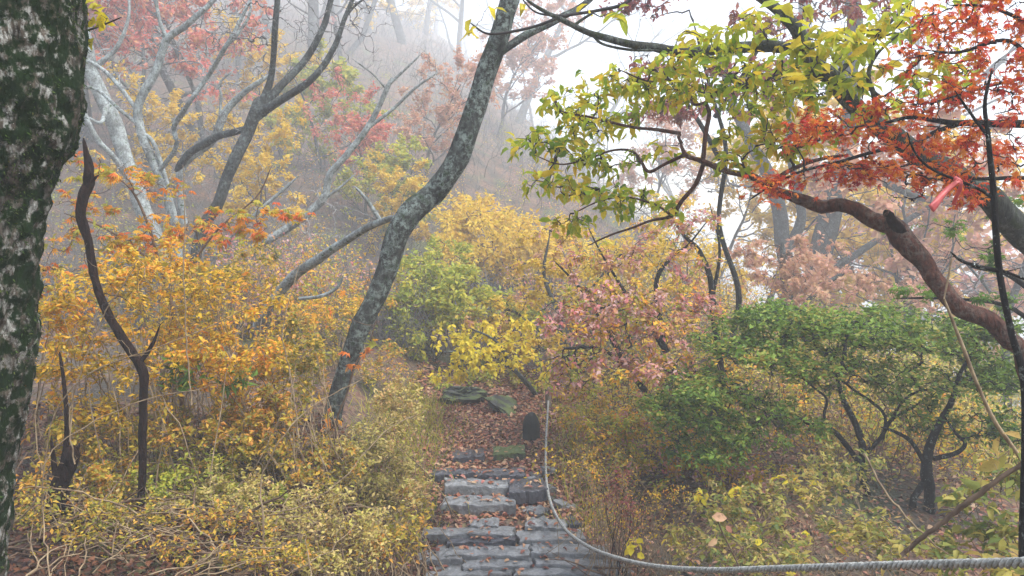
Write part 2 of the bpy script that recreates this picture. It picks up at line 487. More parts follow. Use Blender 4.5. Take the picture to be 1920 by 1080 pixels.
def attach(sk, sr, targets, n=7, sag=0.0, wander=.10, tip=.0016, maxr=None, power=.42, arch=.0):
    """grow one twig from the nearest grown point to each target; returns (T,n,3) lines and radii"""
    T = len(targets)
    cap = len(sk) + T * (n - 1)
    pts = np.zeros((cap, 3)); own = np.full(cap, -1); rad = np.zeros(cap)
    pts[:len(sk)] = sk; rad[:len(sk)] = sr
    cnt = len(sk)
    d0 = np.full(T, 1e9)
    for s in range(0, len(sk), 400):
        dd = np.linalg.norm(targets[:, None] - sk[None, s:s + 400], axis=2).min(1)
        d0 = np.minimum(d0, dd)
    order = np.argsort(d0)
    lines = np.zeros((T, n, 3)); par = np.full(T, -1)
    tt = np.linspace(0, 1, n)
    for idx in order:
        q = targets[idx]
        d2 = ((pts[:cnt] - q) ** 2).sum(1)
        j = int(d2.argmin())
        a = pts[j]; par[idx] = own[j]
        L = math.sqrt(d2[j]) + 1e-6
        if own[j] >= 0:
            ln = lines[own[j]]; tan = ln[-1] - ln[0]
        else:
            tan = sk[min(j + 1, len(sk) - 1)] - sk[max(j - 1, 0)] if j < len(sk) else q - a
        tan = tan / (np.linalg.norm(tan) + 1e-9)
        if np.dot(tan, q - a) < 0: tan = -tan
        c = a + tan * L * .35 + np.array([0, 0, arch * L]) + rng.normal(0, wander, 3) * L
        P = (1 - tt)[:, None] ** 2 * a + 2 * ((1 - tt) * tt)[:, None] * c + (tt ** 2)[:, None] * q
        jit = rng.normal(0, wander * .28, (n, 3)) * L; jit[0] = 0
        P = P + jit
        P[:, 2] -= sag * L * tt ** 2
        lines[idx] = P
        pts[cnt:cnt + n - 1] = P[1:]; own[cnt:cnt + n - 1] = idx
        cnt += n - 1
    desc = np.zeros(T)
    for idx in order[::-1]:
        if par[idx] >= 0: desc[par[idx]] += desc[idx] + 1
    rb = tip * (1 + desc) ** power * 1.3
    if maxr: rb = np.minimum(rb, maxr)
    rt = np.maximum(tip * .7, rb * .35)
    RR = rb[:, None] * (1 - tt)[None] + rt[:, None] * tt[None]
    return lines, RR

def sample_regions(regs):
    """regions (px, py, rx, ry, depth, depth_spread, n): points spread through ellipsoids standing in the place"""
    out = []
    for (px, py, rx, ry, d, dd, n) in regs:
        v = unit(rng.normal(size=(n, 3))) * (rng.random((n, 1)) ** .45)
        dd = dd * far(d) / d
        d = far(d)
        c = at(px, py, d)
        s = d / FX
        out.append(c + v * np.array([rx * s, dd, ry * s]))
    return np.vstack(out)

def spread_leaves(lines, per, lo=.35, jitter=.02, rosette=False, droop=.25, flat=.6, forward=.6):
    T, n = lines.shape[:2]
    if rosette:
        pos = np.repeat(lines[:, -1], per, 0)
        tan = np.repeat(unit(lines[:, -1] - lines[:, -2]), per, 0)
        back = rng.random((len(pos), 1)) ** 2 * np.repeat(np.linalg.norm(lines[:, -1] - lines[:, -2], axis=1), per)[:, None] * 1.6
        pos = pos - tan * back
    else:
        wt = rng.gamma(.9, 1, T); wt /= wt.sum()
        lines = lines[rng.choice(T, T, p=wt)]
        t = (lo + (1 - lo) * rng.random((T, per)) ** .8) * (n - 1)
        i = np.minimum(t.astype(int), n - 2); f = (t - i)[..., None]
        a = np.take_along_axis(lines, i[..., None].repeat(3, 2), 1)
        b = np.take_along_axis(lines, (i + 1)[..., None].repeat(3, 2), 1)
        pos = (a + (b - a) * f).reshape(-1, 3)
        tan = unit(b - a).reshape(-1, 3)
    K = len(pos)
    d = unit(tan * forward + rng.normal(0, 1, (K, 3)) * np.array([1, 1, 1 - flat]) * .8 + np.array([0, 0, -droop]))
    nrm = unit(np.array([0, 0, 1.0]) + rng.normal(0, 1 - flat * .75, (K, 3)) * .8)
    pos = pos + rng.normal(0, jitter, (K, 3))
    return pos, d, nrm

leaf_cache = {}
def leaf_parts(parent, base, pos, d, nrm, size, wid, kind, mat, name='leaf'):
    key = (kind, mat.name)
    if key not in leaf_cache:
        ms = []
        for k in range(9):
            g = Geo(); tv, tf = LEAF[kind]
            tv2 = tv.copy(); tv2[:, 2] = tv2[:, 2] * rng.uniform(.3, 2.6) + rng.normal(0, .04, len(tv)); g.add(tv2, tf, np.full(len(tf), (k + .5) / 9))
            ms.append(g.mesh(name, mat))
        leaf_cache[key] = ms
    ms = leaf_cache[key]
    d = unit(d); side = unit(np.cross(nrm, d)); n = np.cross(d, side)
    for i in range(len(pos)):
        o = bpy.data.objects.new(name, ms[int(rng.integers(9))])
        COL.objects.link(o)
        o.parent = parent
        p = pos[i] - base
        Lx, Wd = float(size[i]), float(wid[i])
        o.matrix_basis = Matrix(((d[i, 0] * Lx, side[i, 0] * Wd, n[i, 0] * Lx, p[0]), (d[i, 1] * Lx, side[i, 1] * Wd, n[i, 1] * Lx, p[1]),
                                 (d[i, 2] * Lx, side[i, 2] * Wd, n[i, 2] * Lx, p[2]), (0, 0, 0, 1)))

def plant(name, label, cat, base, limbs=(), regions=(), bark=None, twig=None, leaf=None, stems=0, stem_r=.006, stem_spread=.35, group=None,
          twig_n=7, twig_k=4, sag=0.0, wander=.10, tip=.0016, lump=.0, limb_k=10, limb_names=None, arch=0.0, fat=1.0, leaves2=None, maxr=None, power=.42):
    """one plant: traced limbs (or stems rising from the ground) + twigs grown to the crown regions + leaves"""
    base = np.asarray(base, float)
    root = thing(name, base, label, cat, group)
    if regions:
        dm = sum(r_[4] for r_ in regions) / len(regions)
        sf = far(dm) / dm
        tip = tip * sf; stem_r = stem_r * sf
    else: sf = 1.0
    sk = []; sr = []
    for i, pts in enumerate(limbs):
        P, r_ = trace(pts)
        r_ = r_ * fat
        nm = limb_names[i] if limb_names else ('trunk' if i == 0 else 'branch')
        link(nm, limb_mesh(nm, P, r_, M[bark], base, limb_k, lump), root)
        s0 = 0 if i else len(P) // 3
        sk.append(P[s0:]); sr.append(r_[s0:])
    tg = sample_regions(regions) if regions else np.zeros((0, 3))
    if stems:
        pick = rng.choice(len(tg), min(stems, len(tg)), replace=False)
        g = Geo()
        n = 12
        tt = np.linspace(0, 1, n)[:, None]
        L = []
        for j in pick:
            q = tg[j]
            b = base + np.array([rng.normal(0, stem_spread), rng.normal(0, stem_spread), 0])
            b = b * .75 + np.array([q[0], q[1], 0]) * .25
            b[2] = gz(b[0], b[1]) - .03
            c = b * .55 + q * .45 + np.array([0, 0, .25 * abs(q[2] - b[2])]) + rng.normal(0, .08, 3)
            P = (1 - tt) ** 2 * b + 2 * (1 - tt) * tt * c + tt ** 2 * q + rng.normal(0, .008, (n, 3))
            L.append(P)
            sk.append(P[3:]); sr.append(np.full(n - 3, stem_r))
        L = np.array(L)
        g.tubes(L, np.linspace(stem_r, stem_r * .35, n)[None] * rng.uniform(.6, 1.3, (len(L), 1)), 5)
        st = link('stems', g.mesh('stems', M[twig]), root, kind='stuff')
        st.data.transform(Matrix.Translation(Vector([-float(c) for c in base])))
    lines = None
    if len(tg):
        lines, RR = attach(np.vstack(sk), np.concatenate(sr), tg, twig_n, sag, wander, tip, maxr, power, arch)
        g = Geo(); g.tubes(lines, RR, twig_k)
        link('twigs', g.mesh('twigs', M[twig], base), root, kind='stuff')
    for lf in ([leaf] if leaf else []) + (leaves2 or []):
        sel = lines
        if 'share' in lf:
            sel = lines[rng.random(len(lines)) < lf['share']]
        if 'above' in lf:
            sel = sel[sel[:, -1, 2] > lf['above']]
        if 'below' in lf:
            sel = sel[sel[:, -1, 2] < lf['below']]
        if not len(sel): continue
        pos, d, nrm = spread_leaves(sel, lf.get('per', 8), lf.get('lo', .35), lf.get('jitter', .02) * sf, lf.get('rosette', False), lf.get('droop', .25), lf.get('flat', .6), lf.get('forward', .6))
        K = len(pos)
        size = (lf['size'][0] + (lf['size'][1] * 1.15 - lf['size'][0]) * rng.beta(1.3, 1.8, K)) * sf; wid = size * lf.get('aspect', .5) * rng.uniform(.8, 1.15, K)
        rnd = rng.random(K)
        np_ = lf.get('parts', 0)
        keep = np.ones(K, bool)
        if np_:
            px, py, f = proj(pos)
            sc = size / f * ((px > -5) & (px < 1925) & (py > -5) & (py < 1085))
            big = np.argsort(-sc)[:min(np_, int((sc > 0).sum()))]
            keep[big] = False
            leaf_parts(root, base, pos[big], d[big], nrm[big], size[big], wid[big], lf['kind'], M[lf['mat']])
        if keep.any():
            g = Geo(); g.leaves(pos[keep], d[keep], nrm[keep], size[keep], wid[keep], lf['kind'], rnd[keep])
            link(lf.get('name', 'crown'), g.mesh('crown', M[lf['mat']], base), root, kind='stuff')
    return root

def on_ground(px, d):
    d = far(d)
    x = at(px, 540, d)[0]
    return np.array([x, d, gz(x, d)])

# ------------------------------------------------------------------ stone path
def rough_block(w, dp, h, seed, nx=9, ny=5, amp=.009):
    """irregular split-stone slab, top centre-front at the origin, running back (+y) and down"""
    r_ = np.random.default_rng(seed)
    xs = np.linspace(-.5, .5, nx) * w; ys = np.linspace(0, 1, ny) * dp
    lf = r_.normal(0, .02, ny) * w; rt = r_.normal(0, .02, ny) * w
    fr = np.convolve(r_.normal(0, .012, nx), [.25, .5, .25], 'same'); bk = r_.normal(0, .012, nx)
    g = Geo()
    V = []; F = []
    def gridpt(i, j, z):
        x = xs[i] + (lf[j] * (1 - i / (nx - 1)) + rt[j] * i / (nx - 1))
        y = ys[j] + fr[i] * (1 - j / (ny - 1)) + bk[i] * j / (ny - 1)
        return (x, y, z)
    top = [[gridpt(i, j, r_.normal(0, amp * .4) - (.004 if i in (0, nx - 1) or j in (0, ny - 1) else 0)) for i in range(nx)] for j in range(ny)]
    idx = {}
    for j in range(ny):
        for i in range(nx):
            idx[i, j] = len(V); V.append(top[j][i])
    for j in range(ny - 1):
        for i in range(nx - 1):
            F.append((idx[i, j], idx[i + 1, j], idx[i + 1, j + 1], idx[i, j + 1]))
    rim = [(i, 0) for i in range(nx)] + [(nx - 1, j) for j in range(1, ny)] + [(i, ny - 1) for i in range(nx - 2, -1, -1)] + [(0, j) for j in range(ny - 2, 0, -1)]
    prev = [idx[c] for c in rim]
    for lev in (.07, .55, 1.0):
        cur = []
        for (i, j) in rim:
            x, y, z = top[j][i]
            o = (.003 if lev < .9 else 0) + r_.normal(0, amp * .12)
            nxv = x / w * 2; nyv = (y / dp - .5) * 2
            cur.append(len(V)); V.append((x + o * np.sign(nxv) * (abs(nxv) > .9), y + o * np.sign(nyv) * (abs(nyv) > .8), z - h * lev))
        for k in range(len(rim)):
            k2 = (k + 1) % len(rim)
            F.append((prev[k], cur[k], cur[k2], prev[k2]))
        prev = cur
    g.add(V, F, smooth=False)
    return g

M['slab'] = stone_mat('grey_step_stone', (.075, .076, .076), (.25, .252, .25), lichen=.32, rough=.32)
M['slab_dark'] = stone_mat('dark_wet_stone', (.022, .022, .028), (.075, .075, .085), lichen=.12, rough=.33)
M['slab_moss'] = stone_mat('mossy_stone', (.015, .018, .012), (.05, .053, .04), lichen=.05, moss=.75, rough=.75)
M['post'] = stone_mat('black_wet_stone', (.006, .007, .006), (.022, .025, .02), lichen=.0, moss=.2, rough=.85)
M['rock'] = stone_mat('hillside_rock', (.016, .019, .018), (.055, .06, .055), lichen=.1, moss=.4, rough=.6)

path = thing('path', (0, 5.6, -.66), 'grey stone slab path with fallen leaves climbing between the shrubs', None, kind='structure')
def depth_of(py, z):
    q = at(960, py, 1.0)
    return (z - CAM[2]) / (q[2] - CAM[2])
ROWS = [  # px left, px right, py of the front top edge at both ends, height of the top, run back, thickness, material
    (800, 962, 1078, 1076, -.675, .16, .13, 'slab'), (966, 1190, 1074, 1077, -.67, .16, .13, 'slab'),
    (868, 1000, 1062, 1060, -.645, .15, .13, 'slab'), (1003, 1165, 1056, 1059, -.64, .15, .13, 'slab'),
    (780, 866, 1050, 1046, -.63, .2, .12, 'slab'), (835, 992, 1041, 1038, -.61, .16, .13, 'slab'), (996, 1142, 1036, 1037, -.605, .17, .12, 'slab'),
    (838, 968, 1018, 1013, -.58, .10, .10, 'slab_dark'), (786, 962, 1003, 999, -.555, .14, .10, 'slab'), (972, 1100, 1012, 1010, -.575, .18, .09, 'slab'),
    (878, 934, 984, 982, -.54, .12, .07, 'slab'), (985, 1062, 986, 988, -.545, .16, .06, 'slab'),
    (826, 966, 947, 945, -.505, .20, .10, 'slab'), (834, 964, 908, 913, -.455, .20, .15, 'slab'),
    (806, 892, 889, 885, -.43, .14, .08, 'slab_dark'), (893, 985, 889, 891, -.435, .16, .08, 'slab_dark'),
    (955, 1026, 921, 917, -.44, .30, .10, 'slab_dark'),
    (924, 985, 851, 848, -.40, .24, .11, 'slab_moss'), (850, 908, 857, 853, -.42, .24, .09, 'slab_dark'), (905, 940, 806, 804, -.40, .16, .06, 'slab_dark'),
]
SLABS = [(a_, b_, ya, yb, depth_of((ya + yb) / 2, z_), run, h, mt) for (a_, b_, ya, yb, z_, run, h, mt) in ROWS]
for n_, (a, b, ya, yb, d, run, h, mt) in enumerate(SLABS):
    A = at(a, ya, d); B = at(b, yb, d)
    w = float(np.linalg.norm(B - A)) * .985
    g = rough_block(w, run, h, 40 + n_, 13, 5)
    s = link('step_stone', g.mesh('step_stone', M[mt]), path)
    c = (A + B) / 2 - np.array([0, 5.6, -.66])
    s.location = Vector([float(x) for x in c])
    s.rotation_euler = (R(random.uniform(-2, 2)), -math.atan2(B[2] - A[2], B[0] - A[0]), R(random.uniform(-4, 4)))
# loose small stones beside the steps
for n_ in range(26):
    y = rng.uniform(4.9, 6.6); x = rng.uniform(.18, .62) - (y - 5) * .08
    g = rough_block(rng.uniform(.06, .16), rng.uniform(.05, .12), .05, 200 + n_, 4, 3, .012)
    s = link('stone', g.mesh('stone', M['slab'] if n_ % 3 else M['slab_dark']), path)
    s.location = (float(x), float(y - 5.6), gz(x, y) + .035 + .66)
    s.rotation_euler = (R(random.uniform(-9, 9)), R(random.uniform(-9, 9)), R(random.uniform(0, 360)))

# rocks of the bank behind the path end
def rock(name, label, px, py, d, sx, sy, sz, seed, mt='rock', rz=0.0, sink=.3, parent=None, tilt=0.0):
    c = at(px, py, d)
    import bmesh
    bm = bmesh.new()
    bmesh.ops.create_icosphere(bm, subdivisions=4, radius=1)
    for v in bm.verts:
        p = v.co.copy()
        q = Vector((max(-.8, min(.8, p.x)), max(-.75, min(.75, p.y)), max(-.7, min(.7, p.z))))
        f = 1 + .24 * mnoise.fractal(p * 1.3 + Vector((seed * 3.1, 0, 0)), 1, 2, 4) + .10 * mnoise.fractal(p * 5 + Vector((seed, 0, 0)), .8, 2, 4)
        q = q * f
        v.co = Vector((q.x * sx, q.y * sy, q.z * sz))
    me = bpy.data.meshes.new(name); bm.to_mesh(me); bm.free()
    me.materials.append(M[mt])
    o = link(name, me, parent, label, 'rock')
    o.location = (float(c[0]), float(c[1]), float(c[2]))
    o.rotation_euler = (tilt, 0, rz)
    return o
rock('rock', 'dim grey slanting rock half buried in the leafy slope at the path end', 872, 752, 8.6, .30, .4, .13, 3, tilt=R(-28))
rock('rock', 'narrow mossy ledge sloping down to the dark stone post', 962, 772, 8.2, .30, .35, .07, 5, 'rock', R(-38), tilt=R(-12)).rotation_euler[1] = R(30)
rock('rock', 'mossy stone half buried in litter at the bottom left', 445, 1062, 3.9, .13, .12, .09, 11, 'rock')
rock('rock', 'pale stone behind the broken stump at lower left', 172, 892, 4.9, .13, .12, .10, 15, 'slab')

def stone_post():
    import bmesh
    b = at(996, 824, 7.3)
    prof = [(.135, -.08), (.14, 0), (.135, .08), (.125, .16), (.10, .215), (.055, .25), (.0, .262)]
    g = Geo(); k = 14
    V = []; F = []
    for (r_, z) in prof:
        for i in range(k):
            a = i * 2 * math.pi / k
            f = 1 + rng.normal(0, .05)
            V.append((r_ * f * math.cos(a) * .62, r_ * f * math.sin(a) * .55, z * 1.02 + rng.normal(0, .004)))
    for j in range(len(prof) - 1):
        for i in range(k):
            F.append((j * k + i, j * k + (i + 1) % k, (j + 1) * k + (i + 1) % k, (j + 1) * k + i))
    g.add(V, F)
    o = link('stone_post', g.mesh('stone_post', M['post']), None, 'small dark mossy stone post with rounded top beside the rope', 'stone post')
    o.location = Vector([float(c) for c in b])
stone_post()

# ------------------------------------------------------------------ rope handrail
def rope():
    pts = [(2080, 1046, 1.35), (1915, 1055, 1.5), (1760, 1058, 1.75), (1600, 1062, 2.05), (1460, 1066, 2.4), (1330, 1069, 2.85), (1230, 1062, 3.4),
           (1160, 1047, 3.9), (1105, 1026, 4.4), (1062, 995, 4.95), (1037, 955, 5.5), (1026, 915, 6.0), (1023, 870, 6.5), (1024, 820, 7.0), (1026, 785, 7.4), (1028, 752, 7.8)]
    C = catmull(np.array([at(*p) for p in pts]), 8)
    seg = np.linalg.norm(np.diff(C, axis=0), axis=1); s = np.concatenate([[0], np.cumsum(seg)])
    n = int(s[-1] / .007)
    S = np.linspace(0, s[-1], n)
    P = np.stack([np.interp(S, s, C[:, i]) for i in range(3)], 1)
    t = unit(np.gradient(P, axis=0)); nn = unit(np.cross(t, np.array([[0, 0, 1.0]]))); bb = np.cross(nn, t)
    m = plain_mat('weathered_rope_fibre', (.20, .20, .18), (.46, .45, .41), 70, .9, .1, .8)
    root = thing('rope', P[0], 'grey twisted handrail rope curving from lower right up to the path end', 'rope')
    for k in range(3):
        a = S / .058 * 2 * math.pi + k * 2 * math.pi / 3
        Q = P + nn * (np.cos(a) * .0068)[:, None] + bb * (np.sin(a) * .0068)[:, None]
        g = Geo(); g.tubes(Q[None], np.full((1, n), 0.0050) * (1 + .04 * rng.normal(size=(1, n))), 7)
        link('strand', g.mesh('strand', m, P[0]), root)
    return P
ROPE = rope()
# the post the rope is tied to, standing in the pink leaves
g = Geo()
pp, rr = trace([(1030, 850, 7.15, 13), (1029, 800, 7.15, 12), (1029, 745, 7.15, 12), (1028, 725, 7.15, 11)])
link('rope_post', limb_mesh('rope_post', pp, rr, M['deadwood'], (0, 0, 0), 9), None, 'thin weathered post holding the far end of the rope', 'post')
pp, rr = trace([(2075, 1560, 1.35, 60), (2078, 1200, 1.35, 58), (2080, 1000, 1.35, 56)])
link('rope_post', limb_mesh('rope_post', pp, rr, M['deadwood'], (0, 0, 0), 10), None, 'post just outside the right edge holding the near end of the rope', 'post')

# ------------------------------------------------------------------ mossy trunk at the left edge
def mossy_trunk():
    edge = [(136, -160), (132, 0), (126, 120), (124, 185), (104, 255), (80, 330), (66, 420), (50, 550), (42, 650), (22, 800), (2, 950), (-8, 1080), (-10, 1260), (20, 1420)]
    D = 2.5
    half = np.interp([e[1] for e in edge], [-160, 0, 200, 500, 1000, 1420], [128, 130, 134, 128, 128, 170])
    pts = [(e[0] - h, e[1], D, 2 * h) for e, h in zip(edge, half)][::-1]
    A = np.array([np.append(at(p[0], p[1], p[2]), p[3] * .5 / FX * p[2]) for p in pts])
    C = catmull(A, 26)
    P, r_ = C[:, :3], C[:, 3]
    base = P[0].copy()
    root = thing('mossy_tree', base, 'thick mossy lichen spotted tree trunk filling the left edge', 'tree')
    k = 180
    g = Geo(); g.tubes(P[None], r_[None], k)
    V = g.V[0].astype(float); Cc = np.repeat(P, k, 0); rad = unit(V - Cc)
    h = np.array([0.026 * mnoise.fractal(Vector((v[0] * 5, v[1] * 5, v[2] * 2.2)), 1, 2, 4) + 0.017 * mnoise.fractal(Vector((v[0] * 26, v[1] * 26, v[2] * 11)), 1, 2, 4) for v in V])
    V = V + rad * h[:, None]
    g.V[0] = V.astype(np.float32)
    link('trunk', g.mesh('trunk', M['bark_moss'], base), root)
    # moss fibres standing off the bark, in patches
    n = 20000
    ii = rng.integers(0, len(V), n)
    face = (rad[ii] @ np.array([.25, -1, .1])) > -.45
    pat = np.array([mnoise.fractal(Vector((v[0] * 6 + 3, v[1] * 6, v[2] * 4)), 1, 2, 4) for v in V[ii]])
    ok = face & (pat > -.06)
    p = V[ii][ok] + rng.normal(0, .004, (ok.sum(), 3)); nr = rad[ii][ok]
    d = unit(nr * .8 + rng.normal(0, .5, nr.shape) + np.array([0, 0, -.5]))
    g = Geo(); K = len(p); sz = rng.uniform(.006, .018, K)
    g.leaves(p - nr * .003, d, unit(rng.normal(size=(K, 3))), sz, sz * .22, 'small', rng.random(K))
    link('moss', g.mesh('moss', M['moss'], base), root, kind='stuff')
mossy_trunk()

# ------------------------------------------------------------------ leaning trunk in the middle
plant('leaning_tree', 'dark lichen spotted trunk leaning right across the middle of the picture', 'tree', at(585, 880, 6),
      limbs=[[(578, 900, 6, 58), (606, 820, 6, 46), (632, 740, 6, 43), (662, 655, 6, 45), (694, 575, 6, 48), (724, 500, 6, 52), (760, 430, 6, 57), (803, 372, 6, 57),
              (842, 320, 6, 54), (872, 258, 6, 52), (896, 190, 6, 51), (920, 110, 5.95, 48), (944, 40, 5.9, 45), (965, -40, 5.9, 42), (990, -150, 5.9, 37), (1040, -300, 5.9, 30)],
             [(938, 100, 5.95, 17), (962, 80, 5.97, 19), (1000, 58, 6.0, 18), (1045, 38, 6.1, 17), (1085, 15, 6.2, 15), (1140, -30, 6.3, 11)]],
      bark='bark_trunk', twig='twig_dark', lump=.07, limb_k=28, fat=.77)
# overhanging twig with a few yellow leaves at the top
plant('overhanging_twig', 'thin dark twig with a few yellow leaves hanging at the top centre', 'twig', at(1200, -60, 4.6),
      limbs=[[(1200, -60, 4.6, 9), (1180, 0, 4.6, 7), (1120, 20, 4.6, 6), (1060, 30, 4.6, 6), (1000, 50, 4.6, 5), (945, 62, 4.6, 5), (910, 62, 4.6, 4), (880, 42, 4.6, 3)],
             [(1060, 30, 4.6, 5), (1010, 25, 4.6, 4), (985, 5, 4.6, 3), (970, -20, 4.6, 3)]],
      bark='twig_dark', twig='twig_dark', limb_k=6, regions=[(890, 55, 14, 12, 4.6, .05, 2), (930, 5, 10, 8, 4.6, .05, 1), (985, 12, 10, 8, 4.6, .05, 1), (1105, 8, 10, 6, 4.6, .05, 1)],
      leaf=dict(mat='l_bright', kind='oval', size=(.07, .11), per=2, aspect=.5, rosette=True, droop=.7, flat=.2, parts=20), limb_names=['stem', 'stem'])
# grey pole leaning on it
plant('dead_branch', 'dead grey lichened branch leaning from the bushes against the dark trunk', 'branch', at(482, 612, 6.9),
      limbs=[[(482, 612, 6.9, 22), (505, 572, 6.85, 26), (545, 525, 6.8, 24), (592, 484, 6.7, 22), (648, 450, 6.6, 20), (700, 420, 6.4, 17), (745, 408, 6.2, 13)],
             [(712, 414, 6.38, 11), (702, 395, 6.38, 10), (688, 374, 6.38, 9), (664, 350, 6.4, 5)], [(560, 560, 6.7, 8), (600, 555, 6.7, 9), (632, 540, 6.7, 8), (644, 515, 6.7, 4)]],
      bark='bark_pale', twig='twig_pale', limb_k=9, fat=.8)

# ------------------------------------------------------------------ rotten snag and stump at the left
plant('dead_snag', 'tall thin dark rotten snag rising from the bushes beside the mossy trunk', 'dead tree', at(268, 1005, 4.1),
      limbs=[[(268, 1005, 4.1, 27), (268, 930, 4.1, 23), (270, 840, 4.1, 23), (268, 750, 4.1, 23), (262, 680, 4.1, 30), (228, 635, 4.1, 27), (196, 580, 4.1, 25), (176, 520, 4.1, 23), (164, 450, 4.1, 25), (156, 390, 4.1, 31),
              (158, 350, 4.1, 33), (166, 318, 4.1, 27), (162, 285, 4.1, 17), (157, 258, 4.1, 6)],
             [(170, 345, 4.1, 11), (180, 332, 4.1, 7), (186, 328, 4.1, 3)], [(262, 680, 4.1, 16), (285, 650, 4.1, 11), (300, 610, 4.1, 6)]],
      bark='snag', twig='twig_dark', lump=.20, limb_k=20, fat=.62, regions=[(175, 330, 30, 50, 4.1, .1, 6), (225, 560, 50, 60, 4.1, .15, 8), (290, 620, 40, 40, 4.1, .1, 5)], tip=.0016)
plant('tree_stump', 'short broken dark stump at the foot of the mossy trunk', 'stump', at(86, 1055, 3.9),
      limbs=[[(86, 1055, 3.9, 52), (96, 990, 3.9, 44), (108, 930, 3.9, 42), (120, 885, 3.9, 44), (130, 850, 3.9, 40), (138, 835, 3.9, 14)],
             [(112, 905, 3.9, 22), (122, 860, 3.9, 16), (126, 800, 3.9, 12), (122, 730, 3.9, 9), (112, 660, 3.9, 7)],
             [(104, 890, 3.9, 14), (98, 850, 3.9, 10), (96, 815, 3.9, 3)], [(124, 880, 3.9, 18), (142, 850, 3.9, 12), (150, 830, 3.9, 4)], [(118, 930, 3.88, 16), (140, 975, 3.85, 15), (165, 1020, 3.8, 12), (175, 1045, 3.75, 8)]],
      bark='snag', twig='twig_dark', lump=.16, limb_k=20, fat=.78)
pp, rr = trace([(180, 1085, 3.5, 42), (250, 1050, 3.6, 40), (310, 1026, 3.7, 34), (370, 1008, 3.8, 26), (440, 1002, 3.95, 18), (480, 1012, 4.0, 10)])
link('fallen_log', limb_mesh('fallen_log', pp, rr, M['deadwood'], (0, 0, 0), 12, .12), None, 'fallen brown log lying on leaf litter at the bottom left', 'log')
pp, rr = trace([(560, 1075, 3.9, 26), (535, 1045, 4.0, 26), (515, 1010, 4.1, 22), (495, 975, 4.2, 12)])
link('fallen_log', limb_mesh('fallen_log', pp, rr, M['deadwood'], (0, 0, 0), 10, .12), None, 'short rotten log tilted among stems at bottom left of the steps', 'log')

# ------------------------------------------------------------------ grey trees behind the left bushes
plant('dark_grey_tree', 'grey tree forking into three tall bare limbs behind the left bushes', 'tree', on_ground(355, 7.2),
      limbs=[[(345, 640, 7.2, 36), (358, 540, 7.2, 32), (375, 440, 7.2, 29), (400, 385, 7.2, 29), (426, 330, 7.2, 30), (450, 275, 7.2, 31), (476, 215, 7.2, 32), (492, 185, 7.2, 28)],
             [(488, 200, 7.2, 20), (506, 150, 7.2, 17), (514, 90, 7.15, 16), (517, 30, 7.1, 15), (522, -40, 7.1, 13), (530, -120, 7.1, 9)],
             [(485, 205, 7.2, 24), (530, 160, 7.25, 20), (568, 120, 7.3, 18), (600, 60, 7.3, 16), (618, 5, 7.3, 14), (640, -60, 7.3, 10)],
             [(482, 212, 7.2, 22), (540, 180, 7.15, 19), (588, 145, 7.1, 17), (626, 90, 7.1, 14), (645, 40, 7.1, 12), (668, -20, 7.1, 9)],
             [(478, 226, 7.2, 14), (520, 195, 7.2, 10), (560, 170, 7.2, 8), (595, 146, 7.2, 5)], [(590, 145, 7.1, 7), (620, 110, 7.1, 7), (650, 30, 7.1, 6), (690, -10, 7.1, 5)],
             [(470, 240, 7.2, 16), (430, 250, 7.3, 18), (395, 262, 7.4, 20), (360, 285, 7.5, 20), (330, 320, 7.6, 22)]],
      bark='bark_grey', twig='twig_grey', limb_k=12, lump=.06, fat=.72,
      regions=[(520, 20, 110, 80, 7.2, .9, 90), (650, 50, 90, 70, 7.2, .9, 70), (600, 160, 80, 50, 7.2, .7, 40), (430, 200, 80, 70, 7.3, .7, 40), (420, 60, 90, 60, 7.3, .7, 40)], tip=.0019, wander=.2)
plant('pale_grey_tree', 'pale lichened multi stemmed tree with crossing limbs behind the snag', 'tree', on_ground(330, 8.2),
      limbs=[[(350, 600, 8.2, 30), (335, 480, 8.2, 26), (315, 380, 8.2, 25), (285, 300, 8.2, 24), (262, 235, 8.2, 24), (262, 200, 8.2, 24), (285, 150, 8.2, 22), (312, 80, 8.2, 20), (350, 45, 8.2, 16), (395, 5, 8.2, 13), (430, -40, 8.2, 9)],
             [(314, 76, 8.2, 13), (300, 40, 8.2, 10), (290, -10, 8.2, 9), (280, -60, 8.2, 6)],
             [(345, 420, 8.0, 20), (335, 340, 8.0, 18), (350, 300, 8.0, 22), (400, 262, 8.0, 22), (418, 215, 8.0, 20), (455, 175, 8.0, 17), (505, 140, 8.0, 12)],
             [(258, 208, 8.2, 12), (225, 165, 8.3, 12), (190, 130, 8.4, 10), (150, 105, 8.5, 8)], [(265, 240, 8.2, 9), (225, 205, 8.2, 10), (185, 170, 8.3, 9), (150, 160, 8.3, 7)],
             [(300, 320, 8.1, 12), (330, 275, 8.0, 12), (326, 235, 8.0, 14), (355, 195, 7.9, 13), (395, 140, 7.9, 13), (425, 85, 7.8, 12), (450, 40, 7.8, 10), (480, -20, 7.8, 8)],
             [(425, 85, 7.8, 10), (450, 60, 7.8, 9), (470, 25, 7.8, 7), (470, -20, 7.8, 5)],
             [(412, 215, 8.0, 8), (415, 180, 8.0, 8), (412, 155, 8.0, 6), (440, 130, 8.0, 4)], [(315, 350, 8.2, 12), (290, 270, 8.2, 12), (270, 250, 8.2, 9), (255, 235, 8.2, 7)]],
      bark='bark_pale', twig='twig_pale', limb_k=10, lump=.05, fat=.68,
      regions=[(320, 60, 140, 90, 8.2, 1.0, 130), (220, 150, 90, 90, 8.3, .8, 70), (430, 130, 90, 80, 8.0, .8, 60), (350, 240, 120, 70, 8.0, .8, 60), (250, 320, 90, 60, 8.1, .7, 60), (400, 300, 110, 60, 8.1, .8, 60), (500, 90, 120, 90, 8.4, .9, 60)], tip=.0018, wander=.2)
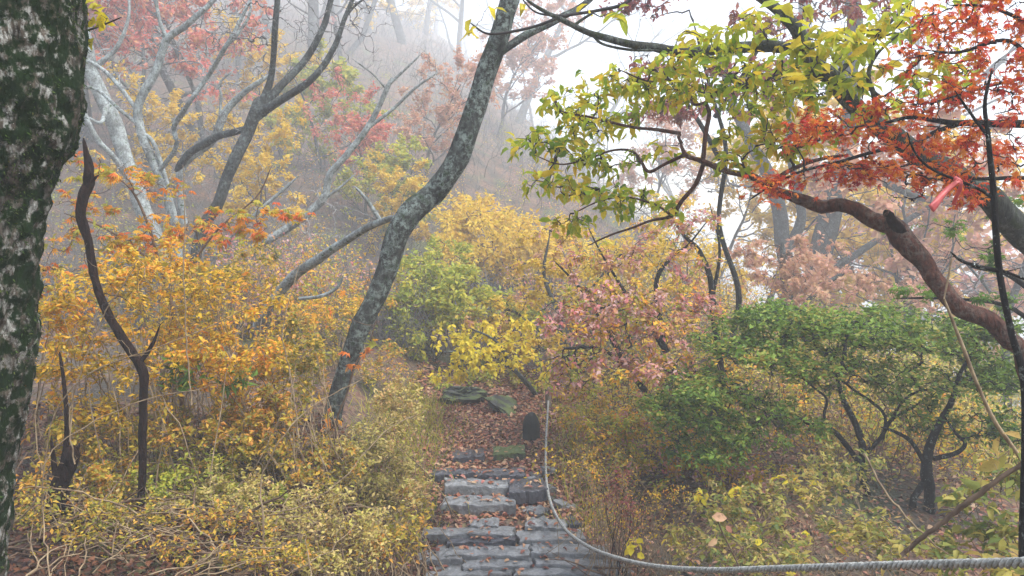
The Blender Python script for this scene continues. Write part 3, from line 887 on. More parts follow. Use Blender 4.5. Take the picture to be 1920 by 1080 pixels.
plant('leaning_grey_tree', 'thick pale grey trunk bending behind the mossy tree at upper left', 'tree', on_ground(300, 9.2),
      limbs=[[(310, 560, 9.2, 50), (285, 430, 9.2, 44), (255, 360, 9.2, 42), (232, 290, 9.2, 40), (215, 225, 9.2, 42), (185, 165, 9.2, 38), (168, 110, 9.2, 34), (150, 40, 9.2, 30), (140, -60, 9.2, 24)],
             [(200, 190, 9.2, 16), (190, 230, 9.0, 10), (165, 220, 9, 8)], [(170, 130, 9.2, 18), (215, 95, 9.2, 12), (240, 40, 9.2, 8), (243, -20, 9.2, 6)],
             [(260, 370, 9.2, 12), (218, 300, 9.0, 14), (185, 265, 8.9, 14), (160, 215, 8.9, 12), (152, 170, 8.9, 8)]],
      bark='bark_pale', twig='twig_pale', limb_k=12, lump=.06, fat=.7, regions=[(200, 60, 70, 70, 9.2, .8, 24)], tip=.0028, wander=.16)
plant('thin_grey_tree', 'thin pale tree slanting right with a broken top behind the dead branch', 'tree', on_ground(430, 8.4),
      limbs=[[(425, 530, 8.3, 22), (455, 485, 8.3, 22), (510, 445, 8.3, 22), (572, 402, 8.3, 22), (610, 368, 8.3, 20), (620, 325, 8.3, 18), (650, 290, 8.3, 17), (688, 242, 8.3, 15), (722, 175, 8.3, 13), (735, 145, 8.3, 10)],
             [(690, 240, 8.3, 10), (735, 205, 8.3, 9), (780, 165, 8.3, 7), (822, 135, 8.3, 4)], [(728, 160, 8.3, 8), (760, 130, 8.3, 6), (790, 100, 8.3, 4)],
             [(728, 172, 8.3, 5), (700, 140, 8.3, 4), (660, 110, 8.3, 3)], [(612, 370, 8.3, 7), (640, 350, 8.3, 6), (668, 324, 8.3, 3)],
             [(400, 480, 8.3, 10), (460, 420, 8.2, 10), (510, 375, 8.2, 9), (560, 330, 8.2, 6)]],
      bark='bark_pale', twig='twig_pale', limb_k=9, lump=.05, fat=.75, regions=[(770, 140, 80, 60, 8.3, .6, 50), (700, 200, 60, 70, 8.3, .6, 30), (540, 380, 100, 70, 8.3, .7, 60), (620, 440, 90, 60, 8.2, .6, 60)], tip=.0017, wander=.2)

# ------------------------------------------------------------------ right side: lichened tree, red-brown tree, maple, sapling
plant('lichened_tree', 'grey green lichened tree arching in from the right edge with long bare limb', 'tree', on_ground(2250, 4.3),
      limbs=[[(2250, 1110, 4.3, 96), (2150, 820, 4.3, 80), (2040, 600, 4.3, 68), (1960, 490, 4.3, 60), (1915, 440, 4.3, 58), (1870, 388, 4.3, 56), (1825, 355, 4.3, 52), (1770, 318, 4.3, 48), (1700, 272, 4.3, 44),
              (1645, 232, 4.3, 40), (1600, 190, 4.3, 38), (1560, 148, 4.3, 37), (1520, 108, 4.3, 36), (1498, 60, 4.3, 29), (1470, 25, 4.3, 25), (1425, -8, 4.3, 21), (1380, -50, 4.3, 15)],
             [(1522, 112, 4.3, 26), (1468, 88, 4.3, 25), (1400, 85, 4.35, 24), (1340, 92, 4.4, 23), (1280, 97, 4.45, 22), (1225, 90, 4.5, 19), (1160, 78, 4.5, 16), (1105, 62, 4.5, 14), (1055, 38, 4.5, 11), (1010, 15, 4.5, 8), (985, -2, 4.5, 5)],
             [(1110, 64, 4.5, 7), (1130, 82, 4.5, 6), (1180, 93, 4.5, 6), (1240, 95, 4.45, 5)],
             [(1080, 45, 4.5, 7), (1100, 30, 4.5, 6), (1112, 25, 4.5, 5)], [(1560, 145, 4.3, 13), (1590, 120, 4.3, 11), (1640, 70, 4.3, 9), (1690, 20, 4.3, 7), (1730, -20, 4.3, 5)],
             [(1640, 235, 4.3, 14), (1638, 180, 4.2, 12), (1628, 140, 4.2, 10), (1645, 100, 4.2, 7), (1690, 60, 4.2, 4)]],
      bark='bark_right', twig='twig_dark', limb_k=16, lump=.07, twig_k=4, fat=.84,
      regions=[(1330, 70, 70, 27, 4.2, .5, 14), (1440, 55, 80, 27, 4.1, .5, 17), (1540, 90, 80, 38, 4.0, .5, 22), (1620, 60, 80, 34, 4.0, .5, 20), (1680, 140, 70, 34, 4.0, .5, 16), (1500, 150, 70, 22, 4.1, .5, 10),
               (1750, 150, 80, 30, 4.1, .5, 13), (1700, 20, 80, 22, 4.0, .5, 12), (1600, 220, 60, 30, 4.1, .4, 6), (1180, 20, 40, 22, 4.5, .3, 3)],
      leaf=dict(mat='l_big', kind='oval', size=(.06, .105), per=4, aspect=.46, rosette=True, droop=.35, flat=.45, forward=.5, parts=300), tip=.0022, wander=.14)
red_tree = plant('red_brown_tree', 'twisted red brown tree with broken stub and yellow green leaves at right', 'tree', on_ground(2060, 3.7),
      limbs=[[(2060, 1290, 3.6, 70), (2010, 950, 3.6, 58), (1955, 760, 3.6, 50), (1918, 690, 3.6, 46), (1895, 640, 3.6, 46), (1850, 602, 3.6, 50), (1800, 575, 3.62, 52), (1772, 540, 3.65, 48), (1748, 505, 3.7, 46), (1718, 462, 3.75, 54), (1690, 432, 3.8, 60),
              (1645, 412, 3.85, 44), (1600, 395, 3.9, 38), (1560, 385, 3.95, 36), (1515, 378, 4.0, 32), (1470, 362, 4.05, 24), (1415, 335, 4.1, 20), (1370, 324, 4.15, 17), (1330, 306, 4.2, 15), (1305, 298, 4.2, 13), (1284, 288, 4.2, 11), (1276, 268, 4.2, 7)],
             [(1690, 432, 3.8, 30), (1675, 415, 3.75, 26), (1664, 402, 3.72, 22), (1660, 396, 3.72, 8)],
             [(1318, 303, 4.2, 13), (1321, 262, 4.2, 12), (1328, 215, 4.25, 12), (1324, 190, 4.25, 10), (1345, 172, 4.25, 8), (1370, 135, 4.3, 6), (1385, 110, 4.3, 4)],
             [(1320, 305, 4.2, 13), (1304, 345, 4.25, 12), (1280, 375, 4.3, 11), (1260, 405, 4.35, 10), (1222, 413, 4.4, 7), (1190, 425, 4.4, 6), (1145, 440, 4.45, 5), (1100, 462, 4.5, 3)],
             [(1285, 290, 4.2, 10), (1245, 308, 4.25, 9), (1215, 322, 4.3, 9), (1200, 300, 4.35, 8), (1184, 284, 4.4, 7), (1150, 282, 4.45, 6), (1100, 298, 4.5, 5), (1050, 308, 4.55, 4), (1000, 290, 4.6, 3)],
             [(1324, 192, 4.25, 8), (1300, 195, 4.3, 8), (1290, 172, 4.35, 7), (1255, 150, 4.4, 6), (1215, 152, 4.4, 5), (1160, 130, 4.45, 4)],
             [(1276, 250, 4.25, 10), (1235, 245, 4.3, 10), (1195, 240, 4.35, 8), (1150, 230, 4.4, 7), (1100, 218, 4.5, 6), (1052, 208, 4.55, 4), (1035, 180, 4.6, 3)],
             [(1278, 268, 4.2, 8), (1272, 258, 4.23, 9), (1276, 250, 4.25, 9)],
             [(1260, 405, 4.35, 7), (1230, 385, 4.35, 6), (1180, 370, 4.4, 5), (1130, 375, 4.45, 4), (1075, 400, 4.5, 3)],
             [(1440, 348, 4.08, 12), (1480, 320, 4.1, 12), (1530, 300, 4.1, 10), (1590, 290, 4.1, 8)]],
      bark='bark_red', twig='twig_dark', limb_k=28, lump=.10, twig_k=4, fat=.70,
      regions=[(1030, 270, 82, 31, 4.6, .35, 38), (1075, 200, 66, 28, 4.6, .35, 30), (1150, 150, 77, 25, 4.5, .4, 32), (1150, 225, 105, 31, 4.5, .4, 34), (1250, 165, 88, 34, 4.4, .45, 36), (1350, 165, 99, 34, 4.2, .45, 34),
               (1400, 240, 66, 31, 4.2, .4, 17), (1120, 360, 94, 22, 4.5, .35, 32), (1200, 385, 77, 22, 4.4, .35, 17), (1070, 415, 44, 14, 4.55, .2, 11), (1460, 200, 77, 37, 4.2, .4, 25), (1220, 290, 66, 19, 4.4, .3, 8), (1530, 180, 66, 25, 4.2, .4, 13), (1480, 270, 70, 30, 4.15, .4, 22), (1390, 300, 60, 24, 4.2, .3, 14), (1300, 110, 90, 24, 4.3, .4, 30), (1440, 130, 90, 26, 4.2, .4, 30), (1120, 300, 90, 24, 4.5, .35, 26), (1030, 340, 60, 18, 4.55, .3, 14)],
      leaf=dict(mat='l_stew', kind='oval', size=(.04, .078), per=5, aspect=.5, rosette=True, droop=.45, flat=.4, forward=.55, parts=300), tip=.0020, wander=.15)
pp, rr = trace([(1694, 436, 3.76, 17), (1682, 422, 3.74, 19), (1671, 409, 3.73, 18), (1663, 400, 3.72, 14), (1659, 393, 3.72, 5)])
tb = np.array(red_tree.location)
link('broken_stub', limb_mesh('broken_stub', pp, rr, M['snag'], tb, 18, .35), red_tree, 'black splintered broken stub')
plant('red_maple', 'orange red maple spreading layered leaves over the upper right corner', 'tree', on_ground(2300, 3.8),
      limbs=[[(2300, 1200, 3.8, 60), (2240, 800, 3.8, 46), (2150, 480, 3.75, 34), (2040, 300, 3.7, 24), (1965, 245, 3.65, 19), (1915, 232, 3.6, 16), (1850, 231, 3.6, 14), (1795, 231, 3.6, 12), (1745, 224, 3.6, 9), (1700, 221, 3.6, 7), (1650, 232, 3.6, 5), (1600, 238, 3.6, 3)],
             [(1800, 232, 3.6, 9), (1755, 248, 3.6, 9), (1710, 270, 3.6, 8), (1640, 284, 3.6, 7), (1570, 305, 3.65, 6), (1500, 322, 3.7, 5), (1440, 352, 3.7, 4), (1405, 375, 3.7, 3)],
             [(2050, 320, 3.7, 16), (1960, 335, 3.6, 9), (1900, 334, 3.5, 8), (1840, 336, 3.5, 7), (1770, 334, 3.5, 5), (1700, 345, 3.5, 4)],
             [(2060, 300, 3.7, 18), (1990, 150, 3.5, 12), (1925, 100, 3.4, 8), (1880, 75, 3.4, 7), (1800, 97, 3.4, 6), (1745, 95, 3.4, 4)],
             [(2000, 170, 3.5, 10), (1940, 60, 3.3, 8), (1860, 15, 3.3, 6), (1780, 10, 3.3, 4)], [(1960, 140, 3.5, 7), (1900, 150, 3.4, 6), (1840, 165, 3.4, 5), (1760, 190, 3.4, 3)]],
      bark='bark_dark', twig='twig_dark', limb_k=9,
      regions=[(1820, 35, 110, 40, 3.4, .45, 90), (1880, 95, 60, 45, 3.4, .4, 50), (1740, 100, 70, 28, 3.5, .4, 36), (1720, 185, 90, 28, 3.5, .4, 52), (1850, 165, 80, 30, 3.4, .4, 46), (1790, 265, 120, 26, 3.5, .45, 64), (1660, 255, 80, 28, 3.6, .4, 44),
               (1590, 320, 90, 20, 3.65, .35, 46), (1480, 345, 60, 20, 3.7, .3, 24), (1700, 325, 110, 22, 3.55, .4, 54), (1870, 300, 60, 26, 3.4, .4, 30), (1560, 215, 50, 25, 3.7, .3, 16), (1500, 260, 60, 24, 3.7, .3, 20), (1900, 215, 40, 30, 3.4, .3, 16), (1430, 350, 50, 20, 3.7, .3, 16), (1560, 240, 80, 30, 3.7, .3, 24), (1800, 365, 110, 20, 3.5, .35, 30)],
      leaf=dict(mat='l_red', kind='maple', size=(.022, .045), per=5, aspect=.85, droop=.35, flat=.5, forward=.6, lo=.45, parts=300), tip=.0014, wander=.13)
plant('thin_sapling', 'thin dark bare sapling rising at the right edge before the maple', 'sapling', on_ground(1925, 2.6),
      limbs=[[(1916, 1500, 2.6, 20), (1918, 1100, 2.6, 17), (1921, 900, 2.6, 15), (1921, 720, 2.6, 13), (1895, 620, 2.6, 12), (1876, 530, 2.6, 12), (1868, 440, 2.6, 12), (1862, 350, 2.6, 11), (1854, 270, 2.6, 9), (1846, 200, 2.6, 7), (1860, 130, 2.6, 4)],
             [(1870, 507, 2.6, 8), (1840, 500, 2.6, 7), (1805, 490, 2.6, 6), (1782, 472, 2.6, 3)], [(1864, 372, 2.6, 6), (1830, 352, 2.6, 6), (1795, 338, 2.6, 6), (1745, 315, 2.6, 5), (1715, 285, 2.6, 4), (1700, 245, 2.6, 3)],
             [(1872, 505, 2.6, 6), (1900, 515, 2.6, 5), (1935, 530, 2.6, 4)], [(1852, 255, 2.6, 6), (1820, 215, 2.6, 5), (1790, 170, 2.6, 3)]],
      bark='bark_dark', twig='twig_dark', limb_k=8, regions=[(1800, 485, 40, 25, 2.6, .1, 5), (1880, 500, 30, 40, 2.6, .1, 4), (1740, 270, 40, 40, 2.6, .1, 5)], tip=.0012)
def ribbon():
    top = at(1800, 336, 2.58)
    root = thing('marker_ribbon', top, 'pink red plastic marker ribbon tied to a thin twig at right', 'ribbon')
    m, nt, out = nodes('pink_ribbon_plastic')
    p = nt.nodes.new('ShaderNodeBsdfPrincipled'); v = stretched(nt, (1, 1, 1)); nz = noise_node(nt, v, 30, 3)
    rp = ramp(nt, [(.3, (.52, .07, .07)), (.7, (.62, .12, .10))]); nt.links.new(nz.outputs[0], rp.inputs[0]); nt.links.new(rp.outputs[0], p.inputs['Base Color'])
    p.inputs['Roughness'].default_value = .45
    t = nt.nodes.new('ShaderNodeBsdfTranslucent'); nt.links.new(rp.outputs[0], t.inputs[0])
    mx = nt.nodes.new('ShaderNodeMixShader'); mx.inputs[0].default_value = .35
    nt.links.new(p.outputs[0], mx.inputs[1]); nt.links.new(t.outputs[0], mx.inputs[2]); nt.links.new(mx.outputs[0], out.inputs['Surface'])
    def strip(a, b, w0, w1, fold, nm):
        g = Geo(); n = 14; V = []; F = []
        A = at(*a); B = at(*b); side = unit(np.cross(B - A, np.array([.3, 1, .1])))
        for i in range(n):
            t_ = i / (n - 1)
            c = A + (B - A) * t_ + np.array([0, fold * math.sin(t_ * 5), 0])
            w = w0 + (w1 - w0) * t_
            for j, s_ in enumerate((-1, -.3, .4, 1)):
                V.append(c + side * s_ * w + np.array([0, .004 * math.sin(4 * t_ + j * 1.7), 0]))
            if i:
                for j in range(3):
                    F.append(((i - 1) * 4 + j, (i - 1) * 4 + j + 1, i * 4 + j + 1, i * 4 + j))
        g.add(V, F); o = link(nm, g.mesh(nm, m, top), root)
        sm = o.modifiers.new('thickness', 'SOLIDIFY'); sm.thickness = .0008
    strip((1798, 338, 2.58), (1742, 392, 2.54), .006, .0145, .010, 'tail')
    strip((1802, 342, 2.57), (1790, 384, 2.60), .004, .008, -.006, 'tail')
    g = Geo(); pp_, rr_ = trace([(1790, 334, 2.6, 8), (1796, 338, 2.59, 11), (1803, 343, 2.6, 8)])
    g.tubes(pp_[None], rr_[None], 9, cap=True); link('knot', g.mesh('knot', m, top), root)
ribbon()

# misty trunks on the right
def misty(label, limbs, regs, base, bark='bark_grey'):
    plant('misty_tree', label, 'tree', base, limbs=limbs, bark=bark, twig='twig_grey', limb_k=12, lump=.07, fat=.48, regions=regs, tip=.004, wander=.16)
misty('broad misty grey trunk behind the red maple leaves at right', [[(1525, 760, 11, 92), (1520, 620, 11, 88), (1522, 540, 11, 86), (1540, 460, 11, 84), (1568, 380, 11, 82), (1590, 280, 11, 78), (1600, 180, 11, 72), (1600, 80, 11, 64), (1590, -60, 11, 52)],
      [(1535, 520, 11, 40), (1600, 480, 11, 28), (1660, 440, 11, 24), (1720, 400, 11, 20), (1790, 360, 11, 14)], [(1575, 330, 11, 40), (1620, 320, 11, 36), (1680, 350, 11, 30), (1740, 372, 11, 26), (1800, 380, 11, 20), (1900, 370, 11, 12)]],
      [(1560, 40, 200, 90, 11, 2, 60), (1720, 400, 120, 50, 11, 1.5, 40)], on_ground(1525, 11))
misty('misty grey trunk leaning left behind the salmon leaves', [[(1490, 740, 11.5, 70), (1480, 600, 11.5, 64), (1472, 480, 11.5, 60), (1462, 400, 11.5, 56), (1440, 320, 11.5, 50), (1405, 255, 11.5, 42), (1370, 180, 11.5, 32), (1340, 60, 11.5, 22)],
      [(1475, 470, 11.5, 40), (1500, 420, 11.5, 36), (1490, 360, 11.5, 32), (1480, 280, 11.5, 26), (1490, 150, 11.5, 18)]],
      [(1420, 180, 120, 120, 11.5, 2, 60), (1330, 330, 90, 60, 11.5, 1.5, 50)], on_ground(1490, 11.5))
misty('pale foggy double trunk high behind the green leaves at upper right', [[(1545, 700, 16, 60), (1520, 400, 16, 50), (1520, 250, 16, 46), (1515, 100, 16, 44), (1505, -40, 16, 38)], [(1520, 300, 16, 36), (1560, 160, 16, 32), (1600, 40, 16, 28), (1620, -60, 16, 22)]],
      [(1530, 60, 160, 100, 16, 3, 60)], on_ground(1545, 16))
misty('slanting foggy trunk near the right edge behind bare twigs', [[(1890, 800, 9, 30), (1885, 660, 9, 28), (1890, 580, 9, 26), (1920, 500, 9, 24), (1960, 400, 9, 20)], [(1888, 600, 9, 16), (1850, 540, 9, 12), (1800, 480, 9, 8)]],
      [(1840, 520, 90, 70, 9, 1, 60)], on_ground(1890, 9))

# ------------------------------------------------------------------ colour masses right of the path
plant('crimson_tree', 'dull crimson leaved tree hanging behind the yellow green leaves', 'tree', on_ground(1390, 7.4),
      limbs=[[(1400, 840, 7.4, 14), (1365, 700, 7.4, 12), (1385, 560, 7.4, 11), (1350, 420, 7.4, 9), (1362, 280, 7.4, 8), (1330, 160, 7.4, 6), (1300, 40, 7.4, 4)], [(1350, 300, 7.4, 10), (1300, 210, 7.4, 8), (1230, 120, 7.4, 5)], [(1340, 220, 7.4, 9), (1400, 130, 7.4, 7), (1450, 40, 7.4, 5)]],
      bark='bark_dark', twig='twig_dark', regions=[(1250, 120, 70, 22, 7.2, .7, 40), (1380, 140, 110, 36, 7.2, .8, 60), (1220, 205, 60, 20, 7.2, .6, 30), (1460, 40, 110, 30, 7.2, .8, 50), (1200, 5, 90, 14, 7.2, .6, 40), (1440, 190, 90, 24, 7.2, .7, 30), (1290, 210, 50, 20, 7.2, .6, 16), (1620, 10, 90, 25, 7.2, .8, 30)],
      leaf=dict(mat='l_dull', kind='small', size=(.05, .085), per=9, aspect=.4, droop=.7, flat=.3, forward=.3), tip=.002)
plant('salmon_maple', 'pale salmon maple glowing in mist between the trunks and the azalea', 'tree', on_ground(1500, 8.6),
      limbs=[[(1505, 800, 8.6, 30), (1490, 680, 8.6, 26), (1480, 580, 8.6, 20), (1470, 500, 8.6, 14), (1465, 450, 8.6, 8)], [(1485, 600, 8.6, 12), (1540, 540, 8.6, 10), (1600, 500, 8.6, 6)]],
      bark='bark_grey', twig='twig_brown', regions=[(1450, 480, 90, 40, 8.5, 1.0, 90), (1540, 520, 110, 40, 8.5, 1.0, 90), (1480, 540, 120, 30, 8.4, 1.0, 80), (1640, 540, 80, 30, 8.6, .9, 50), (1760, 560, 110, 30, 9, 1, 60), (1560, 460, 50, 20, 8.6, .6, 20)],
      leaf=dict(mat='l_salmon', kind='maple', size=(.05, .08), per=7, aspect=.8, droop=.7, flat=.3, forward=.4), tip=.002)
plant('pink_maple', 'pink and rusty leaved maple leaning over the rope end right of the path', 'tree', on_ground(1300, 6.8),
      limbs=[[(1310, 960, 6.8, 20), (1290, 860, 6.8, 17), (1240, 770, 6.8, 14), (1185, 700, 6.8, 12), (1150, 640, 6.8, 10), (1110, 570, 6.8, 8), (1070, 520, 6.8, 5), (1040, 490, 6.8, 3)],
             [(1345, 900, 7.0, 15), (1352, 720, 7.0, 14), (1338, 600, 7.0, 14), (1330, 520, 7.0, 12), (1312, 470, 7.0, 9), (1280, 440, 7.0, 6), (1250, 390, 7.0, 2)],
             [(1250, 660, 6.8, 14), (1220, 610, 6.8, 14), (1180, 560, 6.8, 7), (1130, 480, 6.8, 4), (1100, 420, 6.8, 2)], [(1335, 560, 7.0, 9), (1350, 470, 7.0, 6), (1330, 380, 7.0, 2)],
             [(1190, 705, 6.8, 8), (1130, 655, 6.8, 6), (1060, 655, 6.8, 4)], [(1245, 640, 6.9, 11), (1230, 535, 6.9, 9), (1262, 480, 6.9, 7), (1290, 460, 6.9, 5), (1330, 410, 6.9, 2)]],
      bark='bark_dark', twig='twig_dark', limb_k=8, regions=[(1150, 560, 110, 40, 6.6, .8, 100), (1230, 610, 110, 36, 6.6, .8, 100), (1080, 600, 80, 40, 6.5, .7, 70), (1200, 680, 130, 40, 6.4, .8, 90), (1070, 700, 70, 50, 6.6, .6, 60), (1310, 520, 60, 50, 6.9, .6, 30), (1330, 580, 80, 40, 6.8, .6, 40), (1060, 790, 50, 30, 7, .5, 24), (1090, 480, 70, 50, 6.8, .5, 30), (1200, 470, 90, 50, 6.8, .5, 40), (1280, 420, 90, 50, 6.9, .5, 50)],
      leaf=dict(mat='l_pink', kind='small', size=(.035, .06), per=8, aspect=.55, droop=.4, flat=.6, forward=.5), leaves2=[dict(mat='l_gold', kind='small', size=(.03, .055), per=6, aspect=.55, share=.6, name='orange_leaves'), dict(mat='l_ygreen', kind='small', size=(.03, .05), per=5, aspect=.55, share=.4, name='green_leaves')], tip=.0016)
plant('azalea', 'broad dark green azalea with layered leaves on crooked black stems', 'shrub', on_ground(1650, 6.0),
      limbs=[[(1640, 1000, 6.0, 24), (1632, 950, 6.0, 22), (1618, 890, 6.0, 24), (1618, 840, 6.0, 24), (1605, 800, 6.0, 20), (1582, 755, 6.0, 17), (1572, 715, 6.0, 13), (1560, 660, 6.0, 9)],
             [(1618, 880, 6.0, 18), (1590, 840, 6.0, 17), (1560, 805, 6.0, 15), (1520, 795, 5.9, 13), (1480, 775, 5.9, 11), (1420, 750, 5.8, 8), (1360, 730, 5.8, 5)],
             [(1625, 850, 6.0, 14), (1650, 820, 6.0, 13), (1668, 790, 6.0, 12), (1690, 775, 6.0, 10), (1720, 760, 6.0, 7)], [(1655, 825, 6.0, 11), (1660, 780, 6.1, 10), (1630, 750, 6.1, 9), (1600, 730, 6.1, 8), (1560, 700, 6.1, 6), (1500, 660, 6.1, 4)],
             [(1670, 788, 6.0, 9), (1700, 745, 6.0, 8), (1740, 730, 6.0, 7), (1790, 725, 6.0, 5)], [(1560, 805, 5.9, 9), (1545, 780, 5.9, 9), (1550, 750, 5.9, 8), (1530, 730, 5.9, 6), (1480, 690, 5.9, 4)]],
      bark='bark_dark', twig='twig_dark', limb_k=9, lump=.06, fat=.62,
      regions=[(1480, 590, 110, 16, 6.0, .7, 135), (1580, 610, 130, 18, 6.0, .8, 165), (1700, 630, 110, 17, 6.1, .8, 120), (1400, 650, 110, 18, 5.9, .7, 135), (1320, 720, 110, 18, 5.8, .6, 120), (1300, 780, 90, 14, 5.8, .5, 90), (1500, 680, 110, 14, 5.8, .7, 90), (1420, 760, 100, 16, 5.7, .6, 75),
               (1790, 650, 100, 24, 6.2, .7, 105), (1650, 690, 90, 14, 6.0, .6, 60), (1860, 700, 70, 30, 6.0, .6, 75), (1720, 760, 80, 14, 6.0, .5, 36), (1560, 730, 60, 12, 5.9, .5, 24), (1240, 760, 60, 18, 5.9, .4, 40), (1340, 840, 110, 16, 5.6, .4, 60), (1480, 800, 110, 14, 5.7, .4, 50), (1620, 650, 150, 14, 6.2, .6, 60), (1400, 600, 90, 14, 6.2, .5, 40), (1700, 720, 120, 14, 6.1, .5, 50), (1760, 800, 90, 14, 6.0, .4, 30), (1390, 810, 90, 14, 5.6, .4, 50), (1500, 620, 160, 18, 6.2, .8, 60), (1680, 590, 120, 14, 6.3, .7, 50)],
      leaf=dict(mat='l_azalea', kind='small', size=(.03, .055), per=14, aspect=.5, droop=.05, flat=.65, forward=.4, lo=.25, jitter=.03), tip=.0018, wander=.16)
plant('azalea', 'second azalea with thick mossy forked base near the right edge', 'shrub', on_ground(1745, 5.8),
      limbs=[[(1742, 1000, 5.8, 36), (1745, 940, 5.8, 34), (1738, 890, 5.8, 38), (1745, 840, 5.8, 30), (1765, 790, 5.8, 22), (1790, 740, 5.8, 18), (1805, 690, 5.8, 12), (1830, 650, 5.8, 7)],
             [(1705, 990, 5.8, 22), (1715, 940, 5.8, 24), (1735, 895, 5.8, 22)], [(1750, 860, 5.8, 18), (1790, 850, 5.8, 16), (1810, 830, 5.8, 12), (1790, 810, 5.8, 9), (1770, 780, 5.8, 7)],
             [(1735, 870, 5.8, 16), (1710, 830, 5.8, 14), (1680, 810, 5.8, 11), (1650, 800, 5.8, 7)]],
      bark='bark_dark', twig='twig_dark', limb_k=11, lump=.12, fat=.58,
      regions=[(1850, 620, 80, 22, 5.8, .6, 105), (1820, 720, 80, 24, 5.7, .5, 60), (1890, 800, 50, 36, 5.6, .4, 60)],
      leaf=dict(mat='l_azalea', kind='small', size=(.03, .055), per=14, aspect=.5, droop=.05, flat=.65, forward=.4, lo=.25, jitter=.03), tip=.0018, wander=.16)
plant('green_maple', 'sparse green maple sprays in mist under the red brown limb', 'tree', on_ground(2050, 5.2),
      limbs=[[(2050, 1000, 5.2, 40), (2020, 760, 5.2, 30), (1980, 600, 5.2, 18), (1900, 520, 5.2, 10), (1820, 500, 5.2, 6)], [(2000, 680, 5.2, 12), (1900, 580, 5.2, 8), (1780, 560, 5.2, 6), (1680, 560, 5.2, 3)]],
      bark='bark_dark', twig='twig_dark', regions=[(1700, 545, 70, 14, 5.2, .4, 16), (1850, 470, 70, 40, 5.2, .4, 14), (1860, 560, 60, 20, 5.2, .4, 10), (1880, 400, 50, 30, 5.2, .4, 12), (1720, 430, 60, 20, 5.2, .4, 8)],
      leaf=dict(mat='l_green', kind='maple', size=(.045, .07), per=5, aspect=.85, droop=.2, flat=.7), tip=.0014)
# yellow trees at mid picture
plant('golden_shrub', 'large golden yellow shrub glowing in mist right of the leaning trunk', 'shrub', on_ground(985, 10.4),
      limbs=[[(1010, 640, 10.4, 26), (985, 585, 10.4, 22), (955, 530, 10.4, 16), (930, 490, 10.4, 10)], [(985, 580, 10.4, 14), (960, 505, 10.4, 10), (990, 470, 10.4, 6)], [(1000, 570, 10.4, 12), (1030, 500, 10.4, 8), (1080, 470, 10.4, 5)], [(970, 555, 10.4, 10), (910, 510, 10.4, 8), (860, 470, 10.4, 5)]],
      bark='bark_grey', twig='twig_brown', limb_k=7, regions=[(930, 440, 110, 60, 10.2, 1.4, 230), (870, 400, 60, 40, 10.4, 1.0, 80), (1000, 490, 110, 50, 10.2, 1.2, 170), (870, 480, 70, 40, 9.8, 1.0, 90), (1050, 440, 70, 40, 10.6, 1.0, 60)],
      leaf=dict(mat='l_yellow', kind='small', size=(.05, .085), per=20, aspect=.45, droop=.3, flat=.4, forward=.6, jitter=.05), tip=.0024, wander=.15)
plant('golden_shrub', 'paler thin yellow shrub higher up the misty slope at centre', 'shrub', on_ground(985, 14),
      limbs=[[(985, 500, 14, 16), (980, 430, 14, 12), (985, 370, 14, 8), (990, 330, 14, 5)], [(982, 430, 14, 8), (930, 370, 14, 5)], [(982, 420, 14, 8), (1050, 370, 14, 5)]],
      bark='bark_grey', twig='twig_brown', limb_k=6, regions=[(980, 350, 110, 40, 14, 1.6, 160), (900, 370, 60, 40, 14, 1.2, 60), (1080, 400, 70, 40, 13.5, 1.2, 60)],
      leaf=dict(mat='l_yellow', kind='small', size=(.06, .095), per=14, aspect=.45, droop=.3, flat=.4, jitter=.07), tip=.003, wander=.15)
plant('lime_shrub', 'lime green and yellow shrub close behind the leaning trunk', 'shrub', on_ground(800, 7.8), stems=26, stem_spread=.3, stem_r=.008, twig='twig_brown',
      regions=[(790, 560, 80, 60, 7.8, .8, 190), (850, 530, 70, 40, 7.8, .7, 100), (760, 640, 60, 50, 7.6, .6, 70), (860, 600, 50, 30, 7.6, .5, 50), (790, 500, 60, 30, 8, .7, 50), (900, 560, 60, 30, 8, .6, 60), (960, 580, 60, 30, 8.2, .6, 60), (830, 470, 60, 30, 8.4, .6, 40)],
      leaf=dict(mat='l_ygreen', kind='small', size=(.04, .07), per=16, aspect=.5, droop=.2, flat=.6, jitter=.03), tip=.0018)
plant('yellow_spray', 'low arching branch of clear yellow leaves over the end of the path', 'tree', on_ground(1030, 7.4),
      limbs=[[(1035, 790, 7.4, 9), (1005, 740, 7.3, 9), (985, 715, 7.2, 9), (958, 688, 7.1, 8), (930, 672, 7.0, 5), (880, 660, 6.9, 5), (830, 660, 6.8, 3)], [(960, 690, 7.1, 7), (930, 640, 7.0, 5), (880, 615, 6.9, 3)]],
      bark='bark_grey', twig='twig_dark', limb_k=8, regions=[(890, 665, 90, 34, 6.9, .5, 80), (850, 700, 50, 24, 6.9, .4, 20), (960, 660, 60, 30, 7, .4, 34), (920, 620, 70, 24, 7.1, .4, 30), (990, 610, 50, 24, 7.2, .4, 24), (1010, 690, 50, 24, 7.2, .4, 24), (830, 630, 60, 24, 7.0, .4, 24)],
      leaf=dict(mat='l_bright', kind='oval', size=(.035, .055), per=6, aspect=.68, droop=.7, flat=.25, forward=.3, parts=200), tip=.0015)
